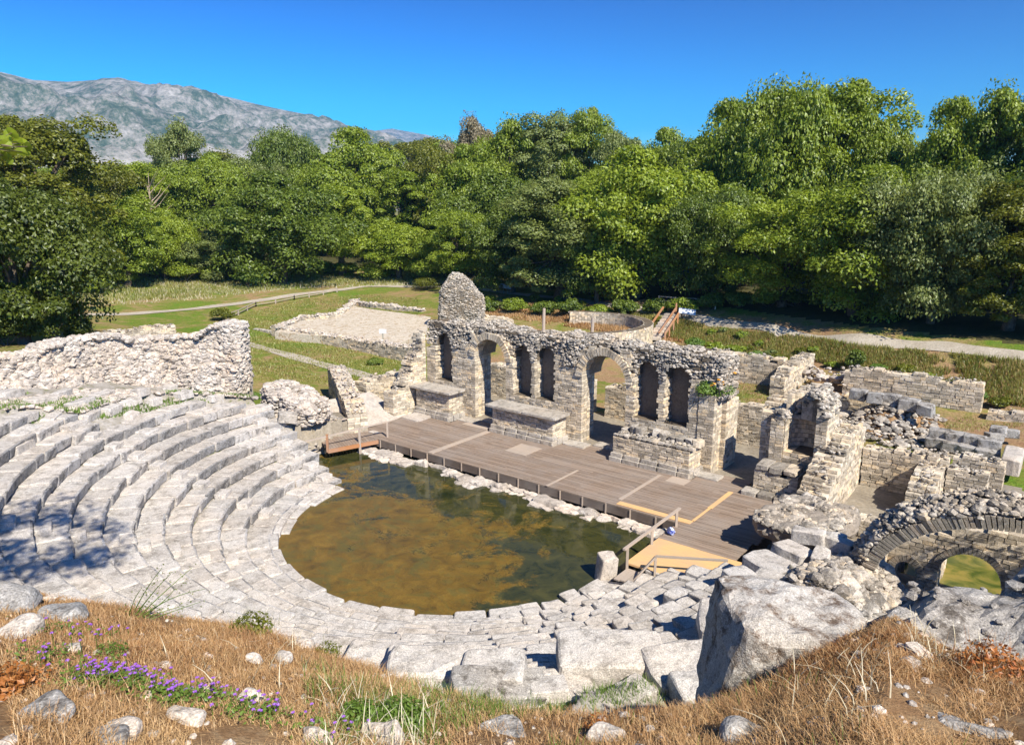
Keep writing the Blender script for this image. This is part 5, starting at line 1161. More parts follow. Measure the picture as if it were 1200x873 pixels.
# thin flowering sprig in front of the seats
root = thing('shrub_sprig', atdist(150, 735, 6.6), 'thin branching green sprig with tiny flowers against the pale seats', 'plant'); root_p = wloc(root)
mb = MB(); ml = MB()
tips = [(175, 700), (200, 672), (240, 690), (215, 710), (190, 665), (225, 665), (165, 690), (205, 690), (235, 705), (180, 720)]
b0 = atdist(150, 735, 6.6)
for x, y in tips:
    e = atdist(x, y, 6.5 + rng.uniform(-.1, .1)); mid = (b0 + e) / 2 + rng.normal(0, .03, 3) + [0, 0, .03]; ss = np.linspace(0, 1, 7)[:, None]; pts = b0 * (1 - ss) ** 2 + 2 * mid * ss * (1 - ss) + e * ss ** 2
    tube(mb, pts, np.linspace(.006, .002, 7), 4); L = pts[rng.integers(2, 7, 26)] + rng.normal(0, .035, (26, 3)); leaves(ml, L, rng.normal(size=(26, 3)), .011)
mb.build('stems', [M['weed']], root); ml.build('leaves', [M['leaf_grey']], root)

# ------------------------------------------------------------------ trees
def crown_mesh(name, seed, rx, rz, nclump, per, leaf, tall=1.0, spread=1.0):
    g = np.random.default_rng(seed); mb = MB()
    d = g.normal(size=(nclump, 3)); d /= np.linalg.norm(d, axis=1)[:, None]; d[:, 2] = d[:, 2] * 1.0 + .0
    rr = g.uniform(.30, .86, nclump) ** .75
    lump = 1 + .16 * np.sin(d[:, 0] * 5 + seed) + .13 * np.sin(d[:, 1] * 6 + d[:, 2] * 4 + seed * 2)
    rr = np.where(d[:, 2] > .6, np.minimum(rr, .56), rr)
    C_ = d * rr[:, None] * lump[:, None] * np.array([rx, rx, rz]) + np.array([0, 0, rz * .45])
    cr_ = g.uniform(.12, .36, nclump) * rx * (1.1 - .3 * rr)
    k = np.repeat(np.arange(nclump), per); n = len(k)
    dd = g.normal(size=(n, 3)); dd /= np.linalg.norm(dd, axis=1)[:, None]; dd[:, 2] = np.where(dd[:, 2] < -.35, -dd[:, 2] * .6, dd[:, 2])
    rad_ = g.uniform(.2, 1.1, n) ** .3
    P = C_[k] + dd * (cr_[k] * rad_)[:, None] * np.array([1.05, 1.05, .85]); P += g.normal(0, .05 * rx / 4, P.shape)
    leaves(mb, P, dd * 1.0 + np.array([0, 0, .35]), leaf, 0, .62)
    return mb, C_
def trunk_mesh(C_, h, r0, seed, nl=12):
    g = np.random.default_rng(seed); mb = MB(); k = 7
    tp = np.array([g.normal(0, .2), g.normal(0, .2), h * .62]); pts = np.array([[0, 0, -.6], [0, 0, 0], *[np.array([0, 0, 0]) + (tp) * s_ + [math.sin(s_ * 5) * .12, 0, 0] for s_ in (.25, .5, .75, 1)]])
    tube(mb, pts, np.array([1.5, 1.15, .9, .75, .6, .4]) * r0, k)
    for i in g.choice(len(C_), min(nl, len(C_)), replace=False):
        st = tp * g.uniform(.35, .95); e = C_[i] + [0, 0, h * .36]; m_ = (st + e) / 2 + g.normal(0, .25, 3); ss = np.linspace(0, 1, 6)[:, None]
        tube(mb, st * (1 - ss) ** 2 + 2 * m_ * ss * (1 - ss) + e * ss ** 2, np.linspace(.38, .07, 6) * r0, 5)
    return mb
PROTO = []
SPEC = [('round', 4.6, 4.6, 120, 480, .098), ('tall', 3.6, 6.0, 120, 460, .09), ('wide', 5.6, 4.4, 150, 460, .105), ('ragged', 4.4, 5.0, 100, 480, .098), ('bushy', 4.2, 4.2, 120, 440, .095), ('slim', 2.7, 5.6, 90, 420, .08), ('sparse', 4.4, 4.6, 34, 110, .13)]
for i, (nm, rx, rz, nc, per, lf) in enumerate(SPEC):
    mb, C_ = crown_mesh(nm, 40 + i, rx, rz, nc, per, lf)
    me = mb.mesh('crown_' + nm, [M['leaf_mid']], off=(0, 0, -(rz * .50)))
    zs = np.concatenate(mb.v)[:, 2]; htot = float(np.percentile(zs, 99.5)) + rz * .50; wtot = float(np.percentile(np.concatenate(mb.v)[:, 0], 98.5) - np.percentile(np.concatenate(mb.v)[:, 0], 1.5))
    tm = trunk_mesh(C_, rz * 1.5, .30, 90 + i).mesh('trunk_' + nm, [M['bark']], smooth=True)
    PROTO.append((me, tm, htot, wtot))
def tree(px, yb, zb, ytop, wpx, proto, leafm, label, group=None, name='tree'):
    P = at(px, yb, zb); dist = P[1] * CP + (HC - P[2]) * SP
    d = ray(px, ytop); k = P[1] / d[1]; ztop = HC + d[2] * k; H = max(ztop - zb, 1.)
    Wm = wpx / F_PX * dist; me, tm, ht, wt = PROTO[proto]
    o = bpy.data.objects.new(name, None); COL.objects.link(o); o.location = (P[0], P[1], gz(P[0], P[1]) - .1 if px > -200 else zb); o.rotation_euler = (0, 0, rng.uniform(0, 6.28)); o.scale = (Wm / wt, Wm / wt, H / ht)
    tag(o, label, 'tree', group)
    c = bpy.data.objects.new('crown', me); COL.objects.link(c); c.parent = o; c.material_slots[0].link = 'OBJECT'; c.material_slots[0].material = M[leafm]
    t = bpy.data.objects.new('trunk', tm); COL.objects.link(t); t.parent = o
    return o
FT = [  # front row: x, base y, ground z, top y, width, crown, leaf, words
 (30, 404, 2.7, 205, 158, 4, 'leaf_deep', 'huge dark olive tree filling the left edge behind the ragged wall'),
 (-75, 385, 2.2, 190, 120, 0, 'leaf_olive', 'dark tree crown cut by the left edge of the photo'),
 (150, 335, 2.2, 232, 90, 3, 'leaf_mid', 'mid green tree with bare brown branches right of the huge olive one'),
 (195, 330, 2.1, 250, 70, 4, 'leaf_bright', 'small bright green tree at the back of the left meadow'),
 (245, 328, 2.1, 270, 75, 4, 'leaf_grey', 'low greyish bushy tree left of the dense round one'),
 (330, 330, 1.8, 200, 132, 0, 'leaf_dark', 'dense rounded tree reaching the ground behind the left meadow'),
 (402, 322, 1.8, 215, 60, 5, 'leaf_bright', 'narrow bright green tree right of the dense rounded one'),
 (468, 325, 1.9, 258, 86, 4, 'leaf_bright', 'low bright green bushy tree above the path bend'),
 (290, 322, 2.0, 255, 60, 4, 'leaf_mid', 'small dark green tree touching the dense rounded one'),
 (535, 330, 2.1, 240, 90, 3, 'leaf_mid', 'loose dark tree behind the tower stump'),
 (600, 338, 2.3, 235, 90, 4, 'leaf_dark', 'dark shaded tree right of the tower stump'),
 (655, 345, 2.4, 205, 125, 1, 'leaf_grey', 'tall deep green tree standing left of the bright one by the path'),
 (745, 348, 2.5, 175, 150, 0, 'leaf_bright', 'large bright yellow-green tree beside the path in the middle'),
 (700, 350, 2.4, 262, 70, 4, 'leaf_dark', 'low dark tree tucked between two large ones at the path'),
 (835, 352, 2.9, 225, 110, 2, 'leaf_dark', 'wide dark green tree behind the shaded side path'),
 (915, 362, 3.1, 235, 130, 3, 'leaf_bright', 'low-branched tree with sunlit leaves right of the side path'),
 (1000, 372, 3.3, 200, 150, 0, 'leaf_mid', 'broad leafy tree overhanging the right part of the path'),
 (1090, 380, 3.5, 205, 150, 2, 'leaf_grey', 'spreading tree whose branches hang low over the right path'),
 (1180, 388, 3.6, 215, 130, 1, 'leaf_olive', 'tree with yellow-lit leaves at the right end of the path'),
 (1270, 395, 3.6, 150, 160, 0, 'leaf_dark', 'dark tree partly cut off by the right edge')]
for q in FT: tree(*q)
BT = [  # back row
 (50, 335, 3.0, 128, 160, 1, 'leaf_olive', 'tall olive green'), (-40, 335, 3, 120, 150, 0, 'leaf_olive', 'tall olive green'), (118, 320, 3.0, 195, 90, 3, 'leaf_olive', 'loose olive'), (165, 305, 3.4, 205, 70, 5, 'leaf_bright', 'bright narrow'), (222, 298, 3.6, 156, 66, 3, 'leaf_grey', 'pale lone-standing'),
 (200, 300, 3.6, 205, 100, 2, 'leaf_mid', 'wide mid green'), (262, 300, 3.4, 190, 80, 4, 'leaf_mid', 'mid green'), (338, 290, 3.6, 164, 84, 2, 'leaf_dark', 'flat-topped dark'), (300, 298, 3.4, 195, 70, 3, 'leaf_grey', 'greyish'), (385, 300, 3.4, 185, 66, 3, 'leaf_mid', 'mid green'),
 (425, 300, 3.2, 155, 108, 0, 'leaf_mid', 'tall rounded'), (475, 305, 3.2, 195, 70, 5, 'leaf_mid', 'narrow'), (515, 305, 3.2, 172, 80, 3, 'leaf_olive', 'olive'), (560, 300, 3.6, 142, 62, 3, 'leaf_dry', 'bleached half-dead'), (548, 308, 3.2, 170, 90, 0, 'leaf_mid', 'rounded'),
 (600, 305, 3.4, 146, 84, 3, 'leaf_mid', 'loose-topped'), (640, 305, 3.6, 138, 74, 5, 'leaf_grey', 'greyish tall'), (685, 305, 3.6, 133, 70, 1, 'leaf_mid', 'tall domed'), (722, 312, 3.4, 158, 70, 3, 'leaf_grey', 'greyish ragged'), (775, 312, 3.6, 156, 84, 0, 'leaf_mid', 'rounded'),
 (812, 318, 3.6, 165, 70, 1, 'leaf_dark', 'dark'), (850, 322, 3.8, 120, 110, 0, 'leaf_mid', 'big rounded'), (905, 330, 3.9, 100, 130, 2, 'leaf_mid', 'big broad'), (965, 330, 4.0, 98, 130, 1, 'leaf_mid', 'big tall'), (1015, 335, 4.0, 135, 90, 4, 'leaf_mid', 'sloping-shouldered'),
 (1060, 338, 4.0, 175, 90, 3, 'leaf_grey', 'greyish lower'), (1100, 345, 4.0, 118, 110, 0, 'leaf_mid', 'big ragged-topped'), (1150, 350, 4.0, 108, 110, 3, 'leaf_mid', 'loose tall'), (1200, 352, 4.2, 88, 90, 1, 'leaf_dark', 'very dark tall'), (1250, 355, 4.2, 70, 120, 0, 'leaf_dark', 'very dark'),
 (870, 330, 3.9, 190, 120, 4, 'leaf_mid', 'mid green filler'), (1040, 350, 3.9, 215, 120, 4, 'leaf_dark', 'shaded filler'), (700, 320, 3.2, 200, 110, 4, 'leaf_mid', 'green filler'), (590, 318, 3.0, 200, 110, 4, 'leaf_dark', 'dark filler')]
BT.sort(key=lambda q: q[0])
for i, q in enumerate(BT):
    num = nth(i) if i < 20 else {0: 'last'}.get(len(BT) - 1 - i, ORD[len(BT) - 1 - i] + ' from the right')
    tree(*q[:7], f'{q[7].replace(" filler", "")} tree of the back row, {num}' if num != 'last' else f'{q[7]} tree of the back row, rightmost', 'trees of the back row in the wood')
for i, px in enumerate(range(120, 720, 75)):        # far tree line behind
    tree(px + rng.uniform(-15, 15), 272, 4, 190 + rng.uniform(-8, 8) - (px > 450) * 18, 110, (2, 0, 3)[i % 3], ('leaf_mid', 'leaf_grey', 'leaf_olive')[i % 3], f'distant tree beyond the back row, {nth(i)} of the far line', 'distant trees beyond the back row')
tree(-330, 700, 8.0, 60, 1, 0, 'leaf_mid', 'x') if 0 else None
def placed_tree(P, H, Wm, proto, leafm, label, z=None):
    me, tm, ht, wt = PROTO[proto]; o = bpy.data.objects.new('tree', None); COL.objects.link(o); o.location = (P[0], P[1], gz(P[0], P[1]) if z is None else z); o.scale = (Wm / wt, Wm / wt, H / ht); o.rotation_euler = (0, 0, 1.)
    tag(o, label, 'tree'); c = bpy.data.objects.new('crown', me); COL.objects.link(c); c.parent = o; c.material_slots[0].link = 'OBJECT'; c.material_slots[0].material = M[leafm]
    t = bpy.data.objects.new('trunk', tm); COL.objects.link(t); t.parent = o; return o
# bare branches in the left trees
for px, yb, yt, lab in ((185, 320, 205, 'bare reddish dead tree between the left crowns'), (135, 320, 215, 'bare pale dead tree beside the huge olive one')):
    P = at(px, yb, 2.2); mb = MB(); sc_ = P[1] / F_PX; top = (yb - yt) * sc_
    tube(mb, P + np.array([[0, 0, -.2], [.2, 0, top * .3], [-.1, 0, top * .6], [.1, 0, top * .98]]), [.22, .17, .11, .03], 6)
    for i in range(26):
        s_ = rng.uniform(.25, .85); b0 = P + [0, 0, top * s_]; a = rng.uniform(0, 6.28); L = top * rng.uniform(.2, .42) * (1.1 - s_ * .5); e = b0 + np.array([math.cos(a) * .7, math.sin(a) * .7, .75]) * L
        tube(mb, [b0, (b0 + e) / 2 + rng.normal(0, .15, 3), e], [.07, .04, .012], 4)
    tag(mb.build('dead_tree', [M['dead']]), lab, 'tree')
# shade tree out of the frame to the left, one twig showing at the left edge
def overhang_tree(base, cc, H, Wm, proto, leafm, label):
    base = np.array([base[0], base[1], gz(*base)]); me, tm, ht, wt = PROTO[proto]; root = thing('tree', base, label, 'tree')
    c = bpy.data.objects.new('crown', me); COL.objects.link(c); c.parent = root; c.location = tuple(np.array(cc) - base - np.array([0, 0, H / 2])); c.scale = (Wm / wt, Wm / wt, H / ht); c.material_slots[0].link = 'OBJECT'; c.material_slots[0].material = M[leafm]
    mb = MB(); cc = np.array(cc, float); ss = np.linspace(0, 1, 9)[:, None]; m_ = base + [0, 0, (cc[2] - base[2]) * .7]; tube(mb, (base - [0, 0, .3]) * (1 - ss) ** 2 + 2 * m_ * ss * (1 - ss) + cc * ss ** 2, np.linspace(.24, .08, 9), 8); mb.build('trunk', [M['bark']], root, smooth=True)
sv = np.array(sdir); ts = hit(35, 648); overhang_tree((-8.6, 1.0), ts + sv * 20.5, 4.0, 4.8, 6, 'leaf_mid', 'leafy tree leaning in above the left edge, shading the lower left seats')
ts = hit(1150, 735); overhang_tree((10.8, -2.5), ts + sv * 9.5, 3.4, 4.4, 0, 'leaf_mid', 'leafy tree outside the right edge shading the grey rocks')
root = thing('leafy_twig', atdist(-20, 170, 5.5), 'twig with round glossy leaves poking in at the upper left edge', 'twig'); mb = MB(); ml = MB()
p0 = atdist(-60, 172, 5.5); p1 = atdist(14, 172, 5.5); tube(mb, [p0, (p0 + p1) / 2 + [0, 0, .03], p1], [.012, .008, .004], 5)
for x, y in ((8, 160), (14, 156), (20, 166), (28, 168), (26, 178), (12, 178), (6, 172), (10, 186), (32, 172), (2, 164), (4, 182)):
    c = atdist(x, y, 5.5 + rng.uniform(-.1, .1)); a = np.array([rng.normal(), rng.normal() * .5, rng.normal()]); a /= np.linalg.norm(a); b = np.cross(a, [0, 1, .2]); b /= np.linalg.norm(b)
    th = np.linspace(0, 2 * math.pi, 9)[:-1]; ml.add(np.concatenate([[c], c + a * .042 * np.cos(th)[:, None] + b * .026 * np.sin(th)[:, None] + np.array([0, .006, 0])]), [[0, 1 + i, 1 + (i + 1) % 8] for i in range(8)]); tube(mb, [p1 * .5 + p0 * .5, c], [.003, .002], 3)
mb.build('stems', [M['bark']], root); ml.build('leaves', [M['leaf_bright']], root)

# shrubs
def shrub(px, py, z, wpx, hpx, mt, label, name='shrub', group=None, leaf=.09):
    P = at(px, py, z); P[2] = z if z > 3 else gz(P[0], P[1]); k = P[1] / F_PX; rx, rz = wpx * k / 2, hpx * k / 2
    root = thing(name, P, label, 'shrub', group); mb = MB(); nc = 14
    for i in range(nc):
        d = rng.normal(size=3); d /= np.linalg.norm(d); leafy(mb, P + d * np.array([rx * .7, rx * .6, rz * .6]) * rng.uniform(.4, 1) + [0, 0, rz], (rx * .42, rx * .42, rz * .5), int(26 + 200 * min(rx, 1.)), leaf * rng.uniform(.8, 1.1))
    mb.build('foliage', [M[mt]], root); ms = MB()
    for i in range(5): e = P + np.array([rng.normal() * rx * .5, rng.normal() * rx * .4, rz * 1.2]); tube(ms, [P - [0, 0, .1], (P + e) / 2 + rng.normal(0, .04, 3), e], [.04, .03, .01], 4)
    ms.build('stems', [M['bark']], root); return root
shrub(1003, 416, 2.0, 30, 30, 'leaf_dark', 'upright dark shrub standing on the bank above the long wall'); shrub(262, 372, .8, 32, 18, 'leaf_olive', 'low spreading shrub beyond the right end of the ragged wall')
for i, (px, py, wd_, lab) in enumerate(((8, 408, 80, 'dark leafy bush at the left edge right behind the ragged wall'), (52, 404, 72, 'dark leafy bush under the huge olive tree behind the ragged wall'), (88, 398, 46, 'dark small bush under the right side of the huge olive tree'))): shrub(px, py, 2.7, wd_, 52 - i * 6, 'leaf_deep', lab, leaf=.10)
shrub(177, 382, 2.2, 22, 20, 'leaf_mid', 'bright bush growing behind the ragged wall'); shrub(500, 338, 1.5, 44, 16, 'leaf_olive', 'wide low bush by the path left of the tower stump')
shrub(440, 425, .1, 26, 9, 'leaf_dark', 'dark green bush against the platform front wall', leaf=.07); shrub(478, 428, .1, 14, 10, 'leaf_mid', 'small leafy bush near the platform corner', leaf=.07)
P = uv1(14.95, 6.2, 3.65); root = thing('shrub', P, 'lush green shrub growing on top of the right end pier', 'shrub'); mb = MB()
for i in range(12): leafy(mb, P + rng.normal(0, .22, 3) * [1, 1, .6] + [0, 0, .3], (.38, .38, .3), 190, .05)
mb.build('foliage', [M['weed']], root)
BS = [(530, 356, 1.6), (590, 358, 1.7), (575, 352, 1.7), (626, 352, 1.8), (655, 354, 1.9), (668, 356, 1.95), (681, 357, 1.95), (702, 362, 2.1), (730, 366, 2.1), (770, 370, 2.2), (835, 380, 2.3), (850, 380, 2.4), (870, 385, 2.4), (890, 388, 2.5), (905, 392, 2.5), (940, 395, 2.5), (955, 396, 2.5), (880, 392, 2.3), (860, 404, 1.6), (875, 410, 1.5)]
BS.sort()
for i, (px, py, z) in enumerate(BS): shrub(px, py, z, rng.uniform(12, 19), rng.uniform(8, 13), ('leaf_olive', 'leaf_mid', 'leaf_grey')[i % 3], f'{nth(i)} of the small round bushes lining the path', group='small bushes lining the path', leaf=.08)
MS = [(112, 342, 2.2), (146, 334, 2.3), (180, 328, 2.3), (215, 330, 2.2), (252, 328, 2.2), (135, 322, 2.8), (200, 318, 2.8), (290, 332, 2.0)]
for i, (px, py, z) in enumerate(sorted(MS)): shrub(px, py, z, rng.uniform(34, 50), rng.uniform(18, 26), ('leaf_bright', 'weed', 'leaf_mid')[i % 3], f'{nth(i)} of the rank green bushes on the left meadow slope', group='bushes on the left meadow slope', leaf=.13)
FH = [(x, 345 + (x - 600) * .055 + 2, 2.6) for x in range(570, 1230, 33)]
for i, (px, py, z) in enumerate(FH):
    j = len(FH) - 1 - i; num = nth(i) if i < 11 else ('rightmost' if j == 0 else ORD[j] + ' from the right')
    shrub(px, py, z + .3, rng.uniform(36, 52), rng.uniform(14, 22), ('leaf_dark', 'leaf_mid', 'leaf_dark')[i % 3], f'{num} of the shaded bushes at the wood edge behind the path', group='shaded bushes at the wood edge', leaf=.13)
BK = [(760, 392, 14, 'leaf_mid'), (790, 392, 20, 'leaf_olive'), (815, 388, 26, 'weed'), (838, 392, 22, 'leaf_bright'), (862, 396, 24, 'leaf_mid'), (888, 400, 20, 'weed'), (915, 404, 24, 'leaf_olive'), (945, 408, 20, 'leaf_bright'), (975, 412, 16, 'leaf_mid'), (1030, 420, 22, 'weed'), (1060, 424, 24, 'leaf_olive'), (1090, 430, 20, 'leaf_bright'), (1120, 436, 26, 'leaf_olive'), (1150, 442, 20, 'weed'), (1175, 448, 26, 'leaf_olive')]
for i, (px, py, wd_, mt) in enumerate(BK): shrub(px, py, 2.0, wd_ * 1.2, wd_ * .5, mt, f'{nth(i)} of the low weedy bushes on the bank below the right path', group='low bushes on the bank', leaf=.09)
ME = [(x, 322 + 4 * math.sin(x), 1.9) for x in range(355, 560, 26)]
for i, (px, py, z) in enumerate(ME): shrub(px, py, z, rng.uniform(30, 42), rng.uniform(10, 16), ('leaf_mid', 'leaf_bright', 'leaf_grey')[i % 3], f'{nth(i)} of the bushes under the trees beyond the left path bend', group='bushes beyond the path bend', leaf=.11)
# rough grass on banks and meadow
def far_grass(name, label, n, poly, mt, h0, h1, wd, z=1.0):
    xs_ = [p[0] for p in poly]; cor = np.array([hit(p[0], p[k]) for p in poly for k in (1, 2)]); lo_, hi_ = cor[:, :2].min(0) - 1, cor[:, :2].max(0) + 1; out = []; got = 0
    for _ in range(12):
        Q = rng.uniform(lo_, hi_, (n, 2)); zz = ground_h(Q[:, 0], Q[:, 1]); dz = zz - HC; dep_ = Q[:, 1] * CP - dz * SP; X_ = 600 + F_PX * Q[:, 0] / dep_; Y_ = 436.5 - F_PX * (Q[:, 1] * SP + dz * CP) / dep_
        ok = (X_ > xs_[0]) & (X_ < xs_[-1]) & (Y_ > np.interp(X_, xs_, [p[1] for p in poly])) & (Y_ < np.interp(X_, xs_, [p[2] for p in poly])); out.append(np.c_[Q, zz][ok]); got += ok.sum()
        if got >= n: break
    P = np.concatenate(out)[:n]; k = sn(P, .45, 5) + .4 * sn(P, 2, 9) > -.35; P = P[k]
    mb = MB(); blades(mb, P, rng.uniform(h0, h1, len(P)), rng.uniform(.1, .7, len(P)), wd, seg=1); o = mb.build(name, [M[mt]]); return tag(o, label, 'grass', kind='stuff')
bank = [(690, 362, 372), (800, 376, 400), (850, 387, 416), (960, 398, 425), (1010, 406, 440), (1200, 424, 478)]
far_grass('bank_grass', 'rough green tufts on the bank below the right path', 62000, bank, 'turf', .15, .5, .05)
far_grass('dry_bank_grass', 'brown dry tufts on the bank below the right path', 52000, [(540, 348, 366), (800, 376, 402), (850, 386, 418), (960, 398, 425), (1010, 408, 440), (1200, 428, 478)], 'straw', .12, .42, .05)
far_grass('meadow_grass', 'tall green meadow grass behind the left path', 42000, [(85, 318, 356), (250, 315, 348), (330, 322, 338), (520, 318, 330)], 'turf', .15, .5, .07, 1.5)
far_grass('dry_meadow_grass', 'straw coloured meadow grass behind the left path', 9000, [(90, 332, 362), (250, 325, 350), (330, 325, 340), (560, 320, 332)], 'straw_pale', .15, .45, .05, 1.5)
far_grass('lawn_grass', 'short patchy grass of the lawn', 45000, [(276, 372, 440), (300, 364, 446), (350, 352, 448), (430, 345, 455), (490, 350, 465)], 'turf', .06, .2, .06, 0)
far_grass('ledge_grass', 'fresh grass between the loose blocks above the seats', 16000, [(0, 460, 505), (60, 462, 500), (130, 470, 490), (260, 452, 470), (330, 468, 476)], 'weed', .08, .24, .05, 3.5)
far_grass('ruin_grass', 'patchy grass between the ruined walls on the right', 6000, [(850, 452, 478), (950, 440, 470), (1010, 490, 515), (1100, 495, 510), (1200, 478, 500)], 'turf', .05, .2, .04, 0)

# ------------------------------------------------------------------ small fittings
def rail_fence(label, pts, step, h, mt='rail', two=True):
    pts = [np.array(p) for p in pts]; root = thing('post_fence', pts[0], label, 'fence'); mp_ = MB(); mr = MB(); prev = None
    for a, b in zip(pts[:-1], pts[1:]):
        n = max(1, int(np.linalg.norm(b - a) / step))
        for i in range(n + 1):
            p = a + (b - a) * i / n; p[2] = gz(p[0], p[1]); bar(mp_, p - [0, 0, .2], p + [0, 0, h], .12, .12)
            if prev is not None and np.linalg.norm(prev - p) > .1:
                bar(mr, prev + [0, 0, h * .92], p + [0, 0, h * .92], .09, .09)
                if two: bar(mr, prev + [0, 0, h * .45], p + [0, 0, h * .45], .07, .07)
            prev = p
    mp_.build('posts', [M[mt]], root); mr.build('rails', [M[mt]], root)
rail_fence('low wooden rail fence curving along the lawn below the left path', [at(*q) for q in ((268, 372, .6), (300, 360, .6), (345, 352, .7), (395, 343, .9))], 2.2, .6)
rail_fence('wooden rail fence in shade behind the path near the sign', [at(*q) for q in ((772, 354, 2.6), (812, 358, 2.7), (838, 362, 2.8))], 2.0, .8)
def sign(px, py, z, label, s_=1.):
    P = at(px, py, z); P[2] = gz(P[0], P[1]); root = thing('information_board', P, label, 'sign'); mb = MB(); bar(mb, P, P + [0, .1, .85 * s_], .07, .07); bar(mb, P + [.5 * s_, 0, 0], P + [.5 * s_, .1, .75 * s_], .07, .07); mb.build('post', [M['metal']], root)
    mb = MB(); c = P + [.25 * s_, .05, .9 * s_]; block(mb, -.75 * s_, .75 * s_, -.4 * s_, .4 * s_, -.03, .03, f=lambda q: q + c, rot=rotm(.5, .12, -.2), amp=0, p=20); mb.build('panel', [M['white']], root)
sign(590, 343, 1.8, 'tilted white information board right of the tower stump'); sign(802, 371, 2.3, 'tilted white information board at the top of the wooden steps')
P = at(449, 402, .8); root = thing('small_sign', P, 'tiny white sign on a stake on the gravel platform', 'sign'); mb = MB(); bar(mb, P, P + [0, 0, .85], .05, .05); mb.build('stake', [M['metal']], root); mb = MB(); bar(mb, P + [-.3, 0, 1.], P + [.3, 0, 1.], .05, .35); mb.build('panel', [M['white']], root)
for i, (px, py, yt) in enumerate(((637, 384, 361), (694, 390, 372))):
    P = at(px, py, 1.2); mb = MB(); tube(mb, [P - [0, 0, 1.], P + [0, 0, .3], P + [.03, 0, (py - yt) * P[1] / F_PX]], [.16, .15, .14], 8); tag(mb.build('timber_post', [M['rail']]), ('taller' if i == 0 else 'shorter') + ' of the two wooden posts in the round ruin', 'post')
# wooden steps up the bank
ST = thing('bank_steps', at(780, 395, .8), 'stone and timber steps with sloping wooden rails climbing the bank', 'steps')
s0, s1 = at(772, 397, .8), at(792, 368, 2.4); dirn = (s1 - s0); sd = np.array([dirn[1], -dirn[0], 0]); sd /= np.linalg.norm(sd); mb = MB(); mw = MB()
for i in range(9):
    c = s0 + dirn * i / 8.5; bar(mb, c - sd * .95, c + sd * .2, .62, .22); 
for off in (-1.2, .0, .55): bar(mw, s0 + sd * off + [0, 0, .5], s1 + sd * off + [0, 0, .55], .14, .12)
for i in range(5): bar(mw, s0 + dirn * i / 4 + sd * .55 - [0, 0, .3], s0 + dirn * i / 4 + sd * .55 + [0, 0, .6], .12, .12)
bar(mw, s1 + [0, 0, -.4], s1 + [0, 0, 1.0], .14, .14)
mb.build('step', [M['pale']], ST); mw.build('handrail', [M['red_wood']], ST)

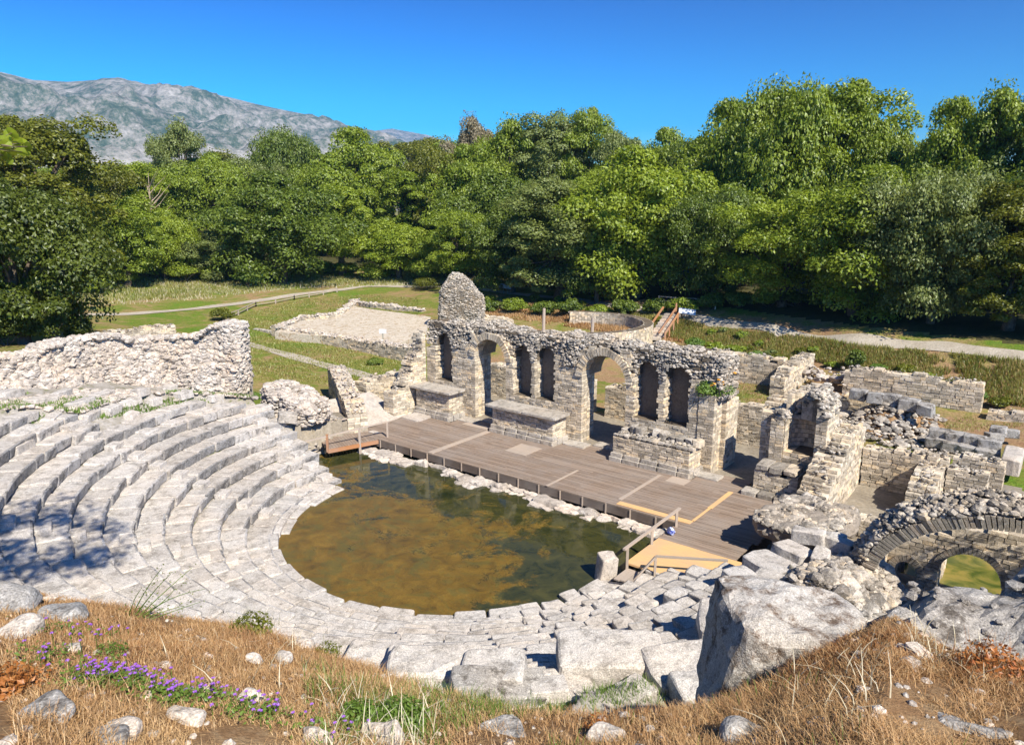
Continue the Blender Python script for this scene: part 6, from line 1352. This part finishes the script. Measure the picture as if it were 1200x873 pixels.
# ------------------------------------------------------------------ mountains and far hills
def mountain(name, prof, d0, d1, label, seed, rough=1., zb=0):
    xs = np.linspace(prof[0][0], prof[-1][0], 340); ys = np.interp(xs, [p[0] for p in prof], [p[1] for p in prof]); nd = 90
    T = np.linspace(0, 1, nd); Xg = np.zeros((340, nd)); Yg = Xg.copy(); Zg_ = Xg.copy()
    for i, (x, y) in enumerate(zip(xs, ys)):
        d = ray(x, y); az_ = math.atan2(d[0], d[1]); tz_ = HC + d1 * d[2] / math.hypot(d[0], d[1])
        r_ = d0 + (d1 - d0) * T; Xg[i] = r_ * math.sin(az_); Yg[i] = r_ * math.cos(az_); Zg_[i] = tz_ * (T ** .85 * .97 + .03 * T)
    P = np.c_[Xg.ravel(), Yg.ravel(), 0 * Xg.ravel()]; K = 1 / 210.
    hf = sn(P, K, seed) * .5 + sn(P, K * 2.3, seed + 3) * .28 + sn(P, K * 5.1, seed + 5) * .15 + sn(P, K * 11, seed + 8) * .08 + sn(P, K * 23, seed + 9) * .04
    env = (np.sin(np.tile(T, 340) * math.pi) ** .8) * 140 * rough + 6; Z1 = Zg_.ravel() + hf * env
    mb = MB(); fi = np.array([[i * nd + j, (i + 1) * nd + j, (i + 1) * nd + j + 1, i * nd + j + 1] for i in range(339) for j in range(nd - 1)]); mb.add(np.c_[P[:, :2], Z1], fi)
    # far side falling away
    bk = np.c_[Xg[:, -1] * 1.25, Yg[:, -1] * 1.25, np.zeros(340) - 5]; tp = np.c_[Xg[:, -1], Yg[:, -1], Z1.reshape(340, nd)[:, -1]]; mb.add(np.concatenate([tp, bk]), [[i, i + 1, 341 + i, 340 + i] for i in range(339)])
    o = mb.build(name, [M['mount']], smooth=True); o['kind'] = 'structure'; return o
m, t, b = mat('mountain_scrub', 1., .05); P = world_pos(t)
n1 = noise_(t, P, .006, 9, .78, .4); n2 = noise_(t, P, .04, 8, .9); s_ = math_(t, 'ADD', math_(t, 'MULTIPLY', n1, .48), math_(t, 'MULTIPLY', n2, .52))
sz = t.nodes.new('ShaderNodeSeparateXYZ'); t.links.new(P, sz.inputs[0]); s_ = math_(t, 'ADD', s_, ramp(t, math_(t, 'DIVIDE', sz.outputs[2], 420.), [(.0, .08), (.22, .07), (.40, -.06), (.7, 0.), (1., -.01)]) if 0 else 0.)
rk = ramp(t, math_(t, 'DIVIDE', sz.outputs[2], 400.), [(.0, .10), (.30, .09), (.42, 0.), (1., .025)]); s_ = math_(t, 'ADD', s_, rk)
t.links.new(ramp(t, s_, [(.45, (.030, .055, .030)), (.495, (.075, .10, .065)), (.53, (.18, .175, .15)), (.62, (.38, .36, .33))]), b.inputs['Base Color']); M['mount'] = m
mountain('mountain', [(-700, 90), (-300, 70), (-100, 78), (0, 84), (40, 94), (80, 96), (140, 92), (170, 99), (240, 108), (300, 122), (380, 139), (440, 157), (480, 172), (520, 190), (600, 215), (700, 240)], 1500, 3400, '', 3)
mountain('far_mountain', [(380, 200), (430, 155), (460, 151), (500, 158), (540, 170), (600, 185), (700, 205), (900, 225), (1500, 225)], 4600, 6300, '', 9, .5)

# ------------------------------------------------------------------ haze
mb = MB(); boxes(mb, -7800, 7800, -1000, 7900, -12, 800); o = mb.build('haze', []); o['kind'] = 'stuff'; o['label'] = 'thin bluish summer haze over the far mountains'
hm = bpy.data.materials.new('haze_air'); hm.use_nodes = True; t = hm.node_tree; t.nodes.remove(t.nodes['Principled BSDF'])
pv = t.nodes.new('ShaderNodeVolumePrincipled'); pv.inputs['Density'].default_value = .00012; pv.inputs['Color'].default_value = (.27, .56, 1., 1); pv.inputs['Anisotropy'].default_value = .1
t.links.new(pv.outputs[0], t.nodes['Material Output'].inputs['Volume']); o.data.materials.append(hm)
